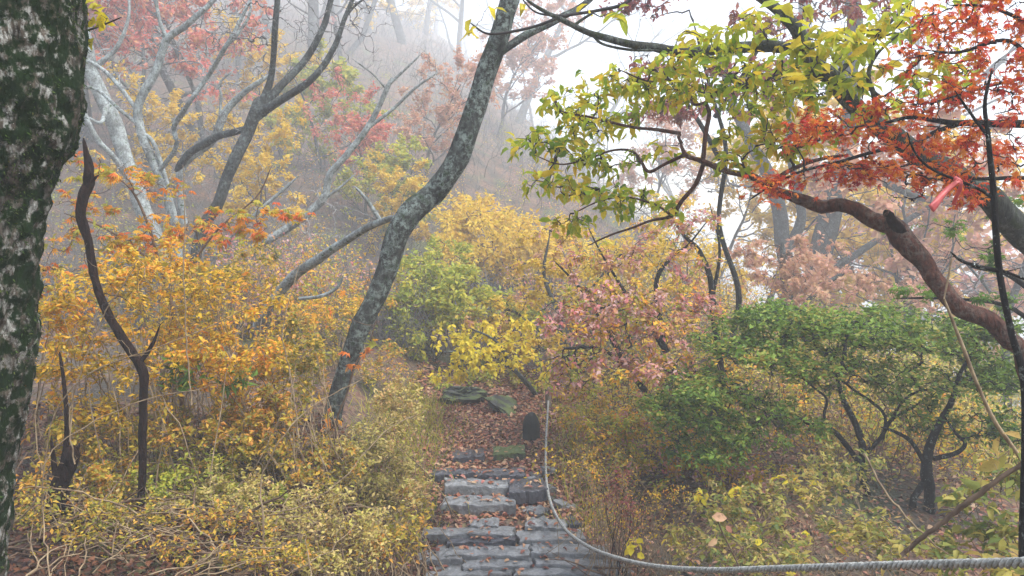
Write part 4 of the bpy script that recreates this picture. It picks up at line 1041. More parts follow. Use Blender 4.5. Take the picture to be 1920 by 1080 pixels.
plant('yellow_thicket', 'yellow leaved thicket with bare grey stems behind the pink maple', 'shrub', on_ground(1180, 9.2), stems=34, stem_spread=.6, stem_r=.014, twig='twig_grey',
      regions=[(1130, 480, 110, 50, 9.2, 1.2, 130), (1240, 470, 110, 60, 9.2, 1.2, 90), (1150, 560, 140, 40, 9.0, 1.0, 120), (1340, 520, 90, 60, 9.4, 1.0, 80), (1250, 400, 100, 50, 9.4, 1.0, 50), (1080, 640, 80, 40, 8.6, .8, 80)],
      leaf=dict(mat='l_yellow', kind='small', size=(.05, .08), per=13, aspect=.5, droop=.4, flat=.4, share=.8, jitter=.04), tip=.0024, wander=.15)
plant('yellow_thicket', 'yellow and orange brush seen through the stems under the azalea', 'shrub', on_ground(1520, 8.0), stems=30, stem_spread=1.0, stem_r=.008, twig='twig_brown',
      regions=[(1480, 800, 220, 60, 8.0, 1.2, 170), (1600, 740, 180, 60, 8.4, 1.0, 130), (1300, 830, 140, 50, 7.4, .8, 120), (1740, 820, 140, 70, 7.6, 1.0, 110), (1420, 700, 120, 50, 8.2, 1.0, 70)],
      leaf=dict(mat='l_yellow', kind='small', size=(.045, .075), per=14, aspect=.5, droop=.4, flat=.4, share=.6, jitter=.04), leaves2=[dict(mat='l_ygreen', kind='small', size=(.035, .06), per=9, aspect=.5, share=.5, name='green_leaves')], tip=.0018, wander=.15)

plant('mixed_thicket', 'rusty and olive thicket filling the slope between rope and azalea', 'shrub', on_ground(1190, 6.6), stems=60, stem_spread=.5, stem_r=.004, twig='twig_brown',
      regions=[(1120, 800, 80, 50, 6.6, .5, 130), (1230, 790, 90, 50, 6.5, .5, 140), (1330, 850, 90, 50, 6.2, .5, 130), (1200, 870, 100, 40, 6.2, .4, 120), (1420, 900, 90, 40, 5.8, .4, 90), (1090, 740, 60, 30, 6.8, .4, 60)],
      leaf=dict(mat='l_gold', kind='small', size=(.026, .046), per=10, aspect=.5, flat=.5, share=.6), leaves2=[dict(mat='l_pink', kind='small', size=(.03, .05), per=7, aspect=.5, share=.3, name='pink_leaves'), dict(mat='l_ygreen', kind='small', size=(.026, .046), per=9, aspect=.5, share=.45, name='green_leaves')], tip=.0013, twig_k=3)
plant('mixed_thicket', 'olive brush behind the crooked azalea stems at lower right', 'shrub', on_ground(1700, 6.9), stems=60, stem_spread=.8, stem_r=.005, twig='twig_brown',
      regions=[(1500, 900, 120, 50, 6.8, .5, 110), (1640, 900, 120, 60, 6.9, .6, 120), (1780, 900, 120, 60, 6.9, .6, 120), (1880, 830, 80, 70, 6.9, .6, 80), (1560, 820, 120, 40, 7, .5, 60), (1720, 800, 120, 40, 7, .5, 60)],
      leaf=dict(mat='l_olive', kind='small', size=(.03, .05), per=11, aspect=.5, flat=.5, share=.7), leaves2=[dict(mat='l_salmon', kind='small', size=(.03, .05), per=7, aspect=.5, share=.25, name='salmon_leaves')], tip=.0014, twig_k=3)
plant('airy_yellow_tree', 'airy yellow and orange sprays layered over the path right of centre', 'tree', on_ground(1075, 7.7),
      limbs=[[(1080, 860, 7.7, 14), (1070, 760, 7.7, 12), (1045, 680, 7.7, 11), (1050, 600, 7.7, 9), (1020, 520, 7.7, 7), (1030, 440, 7.7, 4)], [(1048, 660, 7.7, 7), (990, 600, 7.7, 6), (930, 570, 7.7, 3)], [(1050, 620, 7.7, 7), (1110, 540, 7.7, 5), (1160, 480, 7.7, 3)], [(1045, 680, 7.7, 6), (1110, 640, 7.7, 5), (1190, 620, 7.7, 3)]],
      bark='bark_grey', twig='twig_dark', limb_k=7, regions=[(1000, 560, 110, 24, 7.7, .7, 70), (1060, 500, 110, 24, 7.7, .7, 70), (1010, 640, 90, 24, 7.5, .6, 60), (1140, 560, 110, 24, 7.7, .7, 60), (1110, 660, 90, 24, 7.5, .6, 50), (950, 610, 60, 20, 7.6, .5, 30), (1040, 440, 90, 24, 7.9, .6, 40), (1180, 470, 90, 24, 7.8, .6, 60), (1060, 720, 60, 24, 7.4, .5, 40), (1250, 540, 90, 24, 7.9, .6, 50), (1320, 470, 90, 24, 8.2, .6, 40), (900, 600, 60, 20, 7.6, .5, 30)],
      leaf=dict(mat='l_yellow', kind='small', size=(.035, .06), per=14, aspect=.55, droop=.35, flat=.65, share=.85), leaves2=[dict(mat='l_salmon', kind='small', size=(.035, .06), per=6, aspect=.55, share=.35, name='orange_leaves')], tip=.0015, wander=.15)
plant('path_end_shrub', 'low olive and yellow shrub closing the far end of the path above the post', 'shrub', on_ground(900, 7.55), stems=40, stem_spread=.4, stem_r=.004, twig='twig_dark',
      regions=[(880, 715, 70, 26, 7.5, .3, 80), (960, 705, 60, 26, 7.5, .3, 70), (820, 735, 40, 30, 7.4, .25, 50), (1020, 735, 40, 30, 7.4, .25, 40), (920, 660, 90, 26, 7.7, .3, 60)],
      leaf=dict(mat='l_ygreen', kind='small', size=(.03, .05), per=10, aspect=.5, flat=.5, share=.6), leaves2=[dict(mat='l_tan', kind='small', size=(.03, .05), per=9, aspect=.5, share=.6, name='dry_leaves')], tip=.0014, twig_k=3)
# ------------------------------------------------------------------ left bushes
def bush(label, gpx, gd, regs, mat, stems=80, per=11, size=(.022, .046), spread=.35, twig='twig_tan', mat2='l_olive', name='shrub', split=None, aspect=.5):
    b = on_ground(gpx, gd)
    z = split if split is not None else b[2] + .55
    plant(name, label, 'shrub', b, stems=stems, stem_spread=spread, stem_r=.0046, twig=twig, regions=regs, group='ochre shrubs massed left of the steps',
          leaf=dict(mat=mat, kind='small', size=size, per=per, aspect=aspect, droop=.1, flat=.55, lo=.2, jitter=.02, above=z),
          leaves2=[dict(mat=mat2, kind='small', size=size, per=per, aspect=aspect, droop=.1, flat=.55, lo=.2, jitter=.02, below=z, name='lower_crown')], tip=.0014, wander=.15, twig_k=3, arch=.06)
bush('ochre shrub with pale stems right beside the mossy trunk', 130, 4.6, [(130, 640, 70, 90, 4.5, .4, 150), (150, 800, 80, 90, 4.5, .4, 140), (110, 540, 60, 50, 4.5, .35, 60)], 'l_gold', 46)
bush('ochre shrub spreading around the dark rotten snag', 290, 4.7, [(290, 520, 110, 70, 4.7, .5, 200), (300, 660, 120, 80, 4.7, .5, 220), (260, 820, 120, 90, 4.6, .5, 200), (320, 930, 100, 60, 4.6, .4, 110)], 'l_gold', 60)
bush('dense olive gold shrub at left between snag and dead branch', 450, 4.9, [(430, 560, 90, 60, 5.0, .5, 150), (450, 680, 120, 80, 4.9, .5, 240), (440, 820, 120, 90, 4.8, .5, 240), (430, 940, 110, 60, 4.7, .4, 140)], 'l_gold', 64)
bush('tangled olive shrub hiding the foot of the leaning trunk', 580, 5.0, [(540, 650, 70, 60, 5.2, .4, 150), (510, 760, 80, 80, 5.0, .4, 170), (570, 890, 110, 70, 4.9, .5, 240), (560, 980, 100, 50, 4.8, .4, 130), (600, 700, 60, 60, 6.5, .3, 110)], 'l_olive', 64)
bush('fine twiggy tan and olive shrub left of the stone steps', 690, 5.4, [(745, 760, 55, 60, 5.8, .4, 130), (700, 850, 80, 80, 5.4, .45, 200), (690, 960, 90, 70, 5.2, .4, 190), (760, 900, 50, 60, 5.6, .3, 90), (660, 1040, 90, 40, 4.9, .3, 110)], 'l_tan', 90, mat2='l_tan', per=9)
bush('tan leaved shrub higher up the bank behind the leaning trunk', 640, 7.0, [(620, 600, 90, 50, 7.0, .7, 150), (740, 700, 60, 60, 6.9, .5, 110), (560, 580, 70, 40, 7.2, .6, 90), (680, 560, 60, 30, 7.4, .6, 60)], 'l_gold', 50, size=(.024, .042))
bush('leafy yellow shrub filling the low gap before the fallen log', 420, 4.5, [(330, 900, 110, 60, 4.4, .3, 120), (470, 960, 110, 50, 4.4, .3, 120), (220, 900, 70, 60, 4.3, .3, 60)], 'l_olive', 40, mat2='l_ygreen', size=(.02, .038))
bush('olive brush behind the snag and the pale stems', 300, 6.4, [(240, 520, 120, 70, 6.4, .7, 150), (420, 500, 110, 60, 6.4, .7, 150), (330, 600, 150, 60, 6.2, .6, 130)], 'l_olive', 50, size=(.024, .044))
bush('low tan and olive shrub at the bottom beside the lowest step', 720, 4.5, [(740, 1000, 70, 60, 4.5, .25, 130), (640, 1030, 90, 50, 4.3, .25, 130), (780, 940, 40, 50, 4.9, .25, 70), (560, 1040, 70, 40, 4.2, .2, 80)], 'l_tan', 110, mat2='l_olive', per=6, size=(.024, .044), spread=.3)
bush('low ochre shrub right behind the fallen log at bottom left', 330, 4.2, [(330, 960, 100, 50, 4.2, .2, 110), (440, 930, 90, 60, 4.3, .25, 120), (210, 950, 60, 50, 4.1, .2, 60)], 'l_gold', 80, mat2='l_tan', size=(.02, .04), spread=.3, per=7)
bush('sparse leafy stems in front of the log at the bottom left corner', 300, 3.8, [(260, 980, 110, 50, 3.75, .15, 110), (430, 985, 110, 50, 3.8, .15, 130), (130, 960, 60, 60, 3.7, .15, 70), (520, 1030, 70, 40, 3.75, .15, 70)], 'l_tan', 90, mat2='l_olive', size=(.016, .034), spread=.4, per=5)
bush('straw coloured twiggy shrub at the bottom between the log and the steps', 560, 4.1, [(600, 960, 80, 60, 4.2, .25, 150), (520, 990, 70, 50, 4.1, .2, 100), (680, 1000, 70, 50, 4.2, .2, 110), (450, 960, 60, 50, 4.15, .2, 70), (620, 1060, 110, 24, 3.9, .2, 80)], 'l_tan', 110, mat2='l_tan', size=(.016, .034), spread=.3, per=6)
bush('low tangle of ochre leaves around the broken stump', 150, 4.0, [(170, 930, 70, 60, 4.05, .2, 90), (230, 970, 70, 40, 4.0, .2, 70), (60, 930, 40, 70, 3.9, .2, 50)], 'l_gold', 40, mat2='l_olive', size=(.02, .04), spread=.25, per=9)
bush('wispy golden stems along the bottom edge left of the log', 200, 3.45, [(180, 1000, 130, 50, 3.4, .12, 70), (350, 1040, 120, 36, 3.4, .12, 70), (500, 1050, 90, 30, 3.45, .12, 60), (60, 960, 50, 60, 3.4, .1, 30)], 'l_gold', 70, mat2='l_olive', size=(.014, .03), spread=.45, per=6)
# long pale canes arching through the bushes
def canes(label, lst, mat='twig_tan'):
    P0 = at(*lst[0][0][:3])
    for pts in lst:
        pp_, rr_ = trace(pts)
        pp_ = pp_ + rng.normal(0, .0025, pp_.shape)
        root = thing('cane', pp_[0], label, 'stem')
        link('stem', limb_mesh('stem', pp_, rr_, M[mat], pp_[0], 5), root)
        ii = rng.integers(3, len(pp_), 9)
        tg = pp_[ii] + unit(rng.normal(size=(9, 3)) + np.array([0, 0, .5])) * rng.uniform(.06, .28, (9, 1))
        ln, RR = attach(pp_, rr_, tg, 6, 0, .16, .0009)
        g = Geo(); g.tubes(ln, RR, 4); link('twigs', g.mesh('twigs', M[mat], pp_[0]), root, kind='stuff')
CANES = [
    ('long pale cane arching out from behind the mossy trunk', [(75, 1010, 3.4, 2.6), (95, 800, 3.4, 2.6), (170, 700, 3.4, 2.4), (330, 640, 3.4, 2), (500, 560, 3.5, 1.4)]),
    ('pale cane curving from the bottom left edge towards the snag', [(0, 1000, 3.0, 3), (60, 950, 3.0, 3), (75, 880, 3.0, 2.6), (140, 810, 3.1, 2.4), (270, 750, 3.2, 2), (420, 720, 3.3, 1.4)]),
    ('tan cane rising between the broken stump and the snag', [(140, 870, 3.8, 3), (130, 780, 3.8, 3), (150, 700, 3.8, 2.6), (190, 600, 3.8, 2.4), (240, 520, 3.8, 2), (262, 480, 3.8, 1.4)]),
    ('tan forked cane rising from the bottom edge left of the steps', [(480, 1080, 3.6, 4.6), (495, 1000, 3.6, 4), (490, 900, 3.7, 3), (530, 820, 3.7, 2.6), (590, 760, 3.8, 2), (700, 700, 4.0, 1.4)]),
    ('pale cane slanting up right below the vine leaves', [(490, 960, 3.7, 2.6), (560, 950, 3.7, 2.4), (640, 900, 3.8, 2), (720, 810, 4.0, 2), (800, 770, 4.2, 1.4)]),
    ('thin upright pale cane topped near the orange maple leaves', [(360, 760, 4.2, 3), (350, 640, 4.2, 2.8), (345, 520, 4.2, 2.6), (346, 420, 4.2, 2), (344, 310, 4.2, 1.4)]),
    ('pale cane standing in the middle of the ochre shrubs', [(560, 820, 4.4, 3), (545, 700, 4.4, 2.8), (530, 620, 4.4, 2), (560, 500, 4.5, 1.4)]),
]
for lab, pts in CANES: canes(lab, [pts])
plant('orange_maple_sapling', 'orange leaved maple sapling spreading in front of the pale trees at left', 'sapling', on_ground(330, 5.2),
      limbs=[[(345, 900, 5.2, 10), (340, 760, 5.2, 9), (330, 620, 5.2, 8), (300, 500, 5.2, 6), (270, 400, 5.2, 5), (230, 340, 5.2, 4), (150, 310, 5.2, 3)], [(320, 560, 5.2, 5), (400, 440, 5.2, 4), (480, 370, 5.2, 3), (510, 310, 5.2, 2)], [(300, 500, 5.2, 5), (200, 430, 5.2, 4), (120, 400, 5.2, 3)]],
      bark='twig_brown', twig='twig_brown', limb_k=6, regions=[(220, 320, 90, 26, 5.2, .4, 36), (150, 380, 50, 40, 5.2, .3, 18), (300, 350, 80, 30, 5.2, .4, 26), (340, 430, 110, 40, 5.2, .5, 60), (220, 450, 110, 40, 5.2, .5, 50), (460, 430, 80, 40, 5.2, .4, 30), (120, 520, 50, 40, 5.0, .3, 24), (540, 400, 60, 30, 5.2, .3, 12)],
      leaf=dict(mat='l_orange', kind='maple', size=(.045, .075), per=3, aspect=.85, droop=.25, flat=.7, lo=.6, parts=260), tip=.0012)
plant('orange_vine', 'vine with large orange leaves climbing the dark leaning trunk', 'vine', on_ground(640, 5.6),
      limbs=[[(640, 900, 5.6, 4), (630, 800, 5.6, 4), (650, 740, 5.6, 4), (668, 680, 5.6, 3), (690, 650, 5.6, 3), (705, 600, 5.6, 2)], [(635, 800, 5.6, 3), (615, 770, 5.6, 2)]],
      bark='twig_brown', twig='twig_brown', limb_k=5, regions=[(620, 775, 44, 30, 5.55, .1, 9), (665, 670, 40, 20, 5.55, .1, 8), (690, 650, 26, 14, 5.55, .1, 4), (605, 580, 40, 12, 5.6, .1, 4), (640, 550, 30, 12, 5.8, .1, 3)],
      leaf=dict(mat='l_orange', kind='maple', size=(.06, .10), per=1, aspect=.75, droop=.5, flat=.2, rosette=True, parts=40), tip=.0012)
plant('yellow_twig', 'yellow leaved twig at the top beside the mossy trunk', 'twig', at(155, 60, 2.7),
      limbs=[[(120, 70, 2.65, 5), (170, 55, 2.7, 4), (210, 40, 2.7, 3), (228, 32, 2.7, 2)]], bark='twig_dark', twig='twig_dark', limb_k=5, limb_names=['stem'],
      regions=[(190, 28, 26, 22, 2.7, .05, 5), (175, 15, 14, 10, 2.7, .05, 3)], leaf=dict(mat='l_bright', kind='oval', size=(.03, .05), per=2, aspect=.6, rosette=True, droop=.6, flat=.2, parts=20), tip=.0008)
plant('fern_clump', 'bright green leafy clump glowing inside the ochre shrubs', 'plant', on_ground(360, 5.0) + np.array([0, 0, .45]), stems=8, stem_r=.003, stem_spread=.05, twig='twig_brown',
      regions=[(340, 700, 50, 30, 4.6, .15, 24), (430, 720, 40, 20, 4.6, .15, 12)], leaf=dict(mat='l_green', kind='small', size=(.06, .11), per=3, aspect=.25, droop=.2, flat=.3, lo=.7), tip=.001)

# ------------------------------------------------------------------ low plants right of the steps
plant('dry_bush', 'dry tan twiggy bush with few leaves beside the rope bend', 'shrub', on_ground(1180, 5.0), stems=110, stem_spread=.22, stem_r=.0028, twig='twig_tan',
      regions=[(1140, 900, 70, 60, 5.2, .35, 170), (1200, 960, 90, 60, 4.9, .35, 190), (1120, 970, 50, 40, 5.2, .3, 90), (1280, 960, 70, 60, 4.8, .35, 110), (1100, 860, 40, 40, 5.6, .3, 60)],
      leaf=dict(mat='l_gold', kind='small', size=(.012, .022), per=4, aspect=.5, flat=.4, share=.6), tip=.0009, twig_k=3, wander=.10)
plant('red_leaf_shrub', 'small shrub with crimson leaflets rising from the dry bush', 'shrub', on_ground(1165, 4.9), stems=14, stem_spread=.06, stem_r=.003, twig='twig_dark',
      regions=[(1165, 920, 46, 50, 4.8, .15, 70), (1190, 970, 30, 30, 4.8, .12, 20)], leaf=dict(mat='l_dull', kind='small', size=(.016, .028), per=5, aspect=.5, flat=.4), tip=.001, twig_k=3)
plant('leafy_undergrowth', 'low green and yellow leafy shrub in front of the azalea stems', 'shrub', on_ground(1500, 4.3), stems=110, stem_spread=.7, stem_r=.003, twig='twig_tan',
      regions=[(1380, 960, 110, 50, 4.4, .4, 110), (1520, 930, 110, 50, 4.5, .4, 110), (1430, 1030, 130, 36, 3.9, .3, 90), (1640, 1010, 110, 40, 3.9, .3, 90), (1300, 1020, 60, 40, 4.2, .3, 50), (1580, 880, 90, 40, 4.8, .3, 60)],
      leaf=dict(mat='l_herb', kind='small', size=(.026, .05), per=7, aspect=.5, droop=.15, flat=.6, share=.6), leaves2=[dict(mat='l_tan', kind='small', size=(.02, .04), per=5, aspect=.4, share=.5, name='dry_leaves'), dict(mat='l_herb', kind='oval', size=(.035, .06), per=2, aspect=.5, share=.35, name='green_leaves'), dict(mat='l_bright', kind='oval', size=(.04, .07), per=2, aspect=.5, share=.1, name='yellow_leaves')], tip=.0011, twig_k=3)
plant('yellow_green_shrub', 'broad leaved yellow green shrub in the lower right corner', 'shrub', on_ground(1880, 3.3), stems=24, stem_spread=.3, stem_r=.003, twig='twig_brown',
      regions=[(1860, 980, 70, 60, 3.2, .3, 60), (1790, 1030, 80, 30, 3.2, .3, 40), (1900, 900, 30, 40, 3.2, .2, 14), (1880, 1060, 60, 20, 2.6, .2, 16)],
      leaf=dict(mat='l_herb', kind='oval', size=(.035, .065), per=5, aspect=.5, droop=.3, flat=.5, parts=250), tip=.0012)
plant('climbing_vine', 'brown vine with bright green leaves hanging down the right side', 'vine', on_ground(1930, 2.9),
      limbs=[[(1770, 560, 2.9, 4), (1785, 600, 2.9, 6), (1805, 650, 2.9, 7), (1832, 720, 2.9, 7), (1865, 790, 2.9, 8), (1900, 840, 2.9, 8), (1935, 890, 2.9, 8)], [(1770, 560, 2.9, 3), (1778, 520, 2.9, 4), (1785, 480, 2.9, 4)]],
      bark='twig_tan', twig='twig_tan', limb_k=7, regions=[(1870, 860, 40, 30, 2.85, .1, 4), (1830, 905, 30, 20, 2.8, .1, 3), (1905, 830, 20, 30, 2.85, .1, 3)], limb_names=['stem', 'stem'],
      leaf=dict(mat='l_herb', kind='oval', size=(.05, .08), per=1, aspect=.55, droop=.3, flat=.3, rosette=True, parts=30), tip=.001)
canes('brown diagonal stem crossing the lower right above the rope', [[(1690, 1040, 3.0, 9), (1740, 1000, 2.95, 10), (1800, 950, 2.9, 11), (1860, 905, 2.85, 10), (1960, 840, 2.8, 10)]], 'twig_brown')
canes('pale thin dry stem slanting over the lower right shrubs', [[(1620, 850, 3.4, 4), (1660, 920, 3.3, 4), (1710, 980, 3.2, 4), (1780, 1045, 3.1, 3)]])
pp, rr = trace([(1400, 1090, 3.3, 3), (1360, 1010, 3.3, 3), (1345, 975, 3.3, 3)])
lone = thing('salmon_leaf_plant', pp[0], 'single large salmon leaf with orange leaf below on a thin stalk', 'plant')
link('stem', limb_mesh('stem', pp, rr, M['twig_brown'], pp[0], 5), lone)
leaf_parts(lone, pp[0], np.array([at(1335, 968, 3.3), at(1345, 1010, 3.3), at(1362, 985, 3.3)]), np.array([[.8, .0, -.1], [-.6, -.2, -.4], [.4, -.2, -.6]]), np.array([[.1, -.9, .5], [.3, -.8, .5], [-.2, -.9, .3]]), [.07, .055, .04], [.045, .03, .025], 'oval', M['l_salmon'])
yw = thing('withered_yellow_plant', at(1195, 1062, 4.1), 'withered plant with drooping yellow leaves beside the rope', 'plant')
pp, rr = trace([(1195, 1062, 4.1, 4), (1192, 1035, 4.1, 3), (1188, 1012, 4.1, 3)])
link('stem', limb_mesh('stem', pp, rr, M['twig_tan'], at(1195, 1062, 4.1), 5), yw)
k = 12
leaf_parts(yw, at(1195, 1062, 4.1), np.array([at(rng.uniform(1180, 1200), rng.uniform(1008, 1040), 4.1) for _ in range(k)]), rng.normal(size=(k, 3)) * np.array([1, .6, .4]) + np.array([0, -.2, -.6]), rng.normal(size=(k, 3)) + np.array([0, -.8, .6]), rng.uniform(.04, .075, k), rng.uniform(.03, .045, k), 'oval', M['l_bright'])

# ------------------------------------------------------------------ fallen leaves and grass
def litter(name, label, n, xr, yr, lift, mat, size, kind='oval', dens=None):
    x = rng.uniform(*xr, n); y = rng.uniform(*yr, n)
    if dens is not None:
        ok = rng.random(n) < dens(x, y); x, y = x[ok], y[ok]
    z = ground(x, y) + rng.uniform(.004, lift, len(x))
    K = len(x)
    d = unit(np.stack([rng.normal(size=K), rng.normal(size=K), rng.normal(0, .25, K)], 1)); nrm = unit(np.stack([rng.normal(0, .35, K), rng.normal(0, .35, K), np.ones(K)], 1))
    sz = rng.uniform(*size, K)
    g = Geo(); g.leaves(np.stack([x, y, z], 1), d, nrm, sz, sz * rng.uniform(.4, .8, K), kind, rng.random(K))
    link(name, g.mesh(name, M[mat]), None, label, 'leaves', kind='stuff')
litter('fallen_leaves', 'red brown fallen leaves covering the path between the stones', 19000, (-1.1, .9), (4.6, 9.6), .03, 'l_fallen', (.028, .06), 'oval', lambda x, y: np.where((y < 5.7) & (np.abs(x) < .75), .4, .8))
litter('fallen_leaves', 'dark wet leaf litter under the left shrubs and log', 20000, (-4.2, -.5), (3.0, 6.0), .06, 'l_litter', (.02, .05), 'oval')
litter('fallen_leaves', 'fallen leaves scattered over the ground right of the path', 10000, (.3, 4.0), (3.0, 9.5), .05, 'l_fallen', (.03, .06), 'small')
# single leaves lying on the slabs
def slab_leaves():
    V = []
    for (a, b, ya, yb, d, run, h, mt) in SLABS:
        for _ in range(int((b - a) / (13 if d < 5.6 else 6))):
            t = rng.random(); back = rng.random() * run
            p = at(a + (b - a) * t, ya + (yb - ya) * t, d) + np.array([0, back, .012])
            V.append(p)
    V = np.array(V); K = len(V)
    g = Geo(); sz = rng.uniform(.03, .06, K)
    g.leaves(V, unit(np.stack([rng.normal(size=K), rng.normal(size=K), np.zeros(K)], 1)), unit(np.stack([rng.normal(0, .2, K), rng.normal(0, .2, K), np.ones(K)], 1)), sz, sz * .6, 'oval', rng.random(K))
    link('fallen_leaves', g.mesh('fallen_leaves', M['l_fallen']), None, 'single fallen leaves lying on the grey step stones', 'leaves', kind='stuff')
slab_leaves()
def sticks():
    K = 420
    x = np.concatenate([rng.uniform(-3.4, -.6, 300), rng.uniform(.5, 3.4, 120)]); y = rng.uniform(3.2, 5.6, K); z = ground(x, y) + rng.uniform(.01, .08, K)
    a = rng.uniform(0, 6.28, K); L = rng.uniform(.08, .5, K); N = 5
    P = np.zeros((K, N, 3)); P[:, 0] = np.stack([x, y, z], 1); D = np.stack([np.cos(a), np.sin(a), rng.normal(.08, .15, K)], 1)
    for q in range(1, N):
        D = unit(D + rng.normal(0, .14, D.shape)); P[:, q] = P[:, q - 1] + D * (L / (N - 1))[:, None]
    g = Geo(); g.tubes(P, np.linspace(.005, .002, N)[None] * rng.uniform(.5, 2.0, (K, 1)), 4)
    link('fallen_twigs', g.mesh('fallen_twigs', M['twig_brown']), None, 'dry fallen twigs strewn over the leaf litter', 'twigs', kind='stuff')
sticks()
def grass():
    x = np.concatenate([rng.normal(-.95, .18, 2600), rng.normal(.62, .16, 1200)]); y = np.concatenate([rng.uniform(5.2, 8.4, 2600), rng.uniform(5.4, 8.2, 1200)])
    z = ground(x, y); K = len(x)
    d = unit(np.stack([rng.normal(0, .5, K), rng.normal(-.2, .5, K), np.ones(K)], 1))
    g = Geo(); sz = rng.uniform(.08, .22, K)
    g.leaves(np.stack([x, y, z - .01], 1), d, unit(rng.normal(size=(K, 3))), sz, np.full(K, .006), 'blade', rng.random(K))
    link('grass', g.mesh('grass', M['l_ygreen']), None, 'thin yellow green grass along both edges of the path', 'grass', kind='stuff')
grass()

# ------------------------------------------------------------------ misty hillside: trees copied from a few kinds, brush as a mass
def grow_tree(seed, h, leafy, mat, spread=.55, nl=(.06, .10), tiers=4):
    """a whole slender tree standing at the origin: trunk, branches, twigs, crown"""
    r_ = np.random.default_rng(seed)
    n = 10
    P = np.zeros((n, 3)); d = np.array([r_.normal(0, .15), r_.normal(0, .15), 1.0])
    P[0, 2] = -.4
    for i in range(1, n):
        d = unit(d + r_.normal(0, .12, 3) * np.array([1, 1, .2])); P[i] = P[i - 1] + d * h * .8 / (n - 1)
    rad = np.linspace(.014 * h, .003 * h, n)
    parts = []
    g = Geo(); g.tubes(P[None], rad[None], 8); parts.append(('trunk', g, 'bark_grey'))
    lv_P, lv_R = P[None], rad[None]
    gb = Geo(); last = None
    for lev, (k, lr, sd, nn) in enumerate(((9, .42, 6, 8), (5, .5, 4, 6), (5, .55, 3, 5))):
        B = len(lv_P); N = lv_P.shape[1]
        t = (.25 + .73 * r_.random((B, k)) ** (.8 if lev == 0 else 1)) * (N - 1)
        i = np.minimum(t.astype(int), N - 2); f = (t - i)[..., None]
        a = np.take_along_axis(lv_P, i[..., None].repeat(3, 2), 1); b = np.take_along_axis(lv_P, (i + 1)[..., None].repeat(3, 2), 1)
        s = (a + (b - a) * f).reshape(-1, 3); tan = unit(b - a).reshape(-1, 3)
        rr_ = np.take_along_axis(lv_R, i, 1).reshape(-1)
        D = unit(tan * .55 + unit(r_.normal(size=tan.shape)) * np.array([1, 1, .55]) * (spread + .35) + np.array([0, 0, .12]))
        L = (h * .42 * (lr ** lev)) * r_.uniform(.6, 1.15, len(s))
        Q = np.zeros((len(s), nn, 3)); Q[:, 0] = s
        for q in range(1, nn):
            D = unit(D + r_.normal(0, .22, D.shape) + np.array([0, 0, .05])); Q[:, q] = Q[:, q - 1] + D * (L / (nn - 1))[:, None]
        RR = (np.maximum(rr_ * .55, .004))[:, None] * np.linspace(1, .3, nn)[None]
        gb.tubes(Q, RR, sd)
        lv_P, lv_R = Q, RR
    parts.append(('branches', gb, 'bark_grey'))
    if leafy:
        pos, dd, nrm = spread_leaves(lv_P, leafy, .2, .05, False, .35, .5, .5)
        g = Geo(); K = len(pos); sz = r_.uniform(*nl, K)
        g.leaves(pos, dd, nrm, sz, sz * .6, 'small', r_.random(K)); parts.append(('crown', g, mat))
    return [(nm, g.mesh(nm, M[m_]), m_) for nm, g, m_ in parts]  # shared by all copies of the kind
KIND = {
    'bare1': grow_tree(1, 6.5, 0, None), 'bare2': grow_tree(2, 8.0, 0, None, .7), 'bare3': grow_tree(3, 5.0, 0, None, .9),
    'red': grow_tree(4, 5.5, 26, 'l_coral', .8, (.09, .15)), 'salmon': grow_tree(5, 5.0, 26, 'l_salmon', .8, (.09, .15)), 'yellow': grow_tree(6, 4.5, 26, 'l_yellow', .8, (.09, .15)), 'green': grow_tree(7, 4.0, 26, 'l_ygreen', .9, (.09, .15)), 'pink': grow_tree(8, 5.0, 26, 'l_pink', .9, (.09, .15)),
}
def stand(kind, px, d, s, rz, label, group=None, y=None):
    s = s * far(d) / d
    d = min(far(d), 150)
    x = at(px, 540, d)[0]
    root = thing('hillside_tree', (x, d, gz(x, d) - .1), label, 'tree', group)
    root.rotation_euler = (R(random.uniform(-6, 6)), R(random.uniform(-6, 6)), rz); root.scale = (s, s, s)
    for nm, me, m_ in KIND[kind]:
        link(nm, me, root)
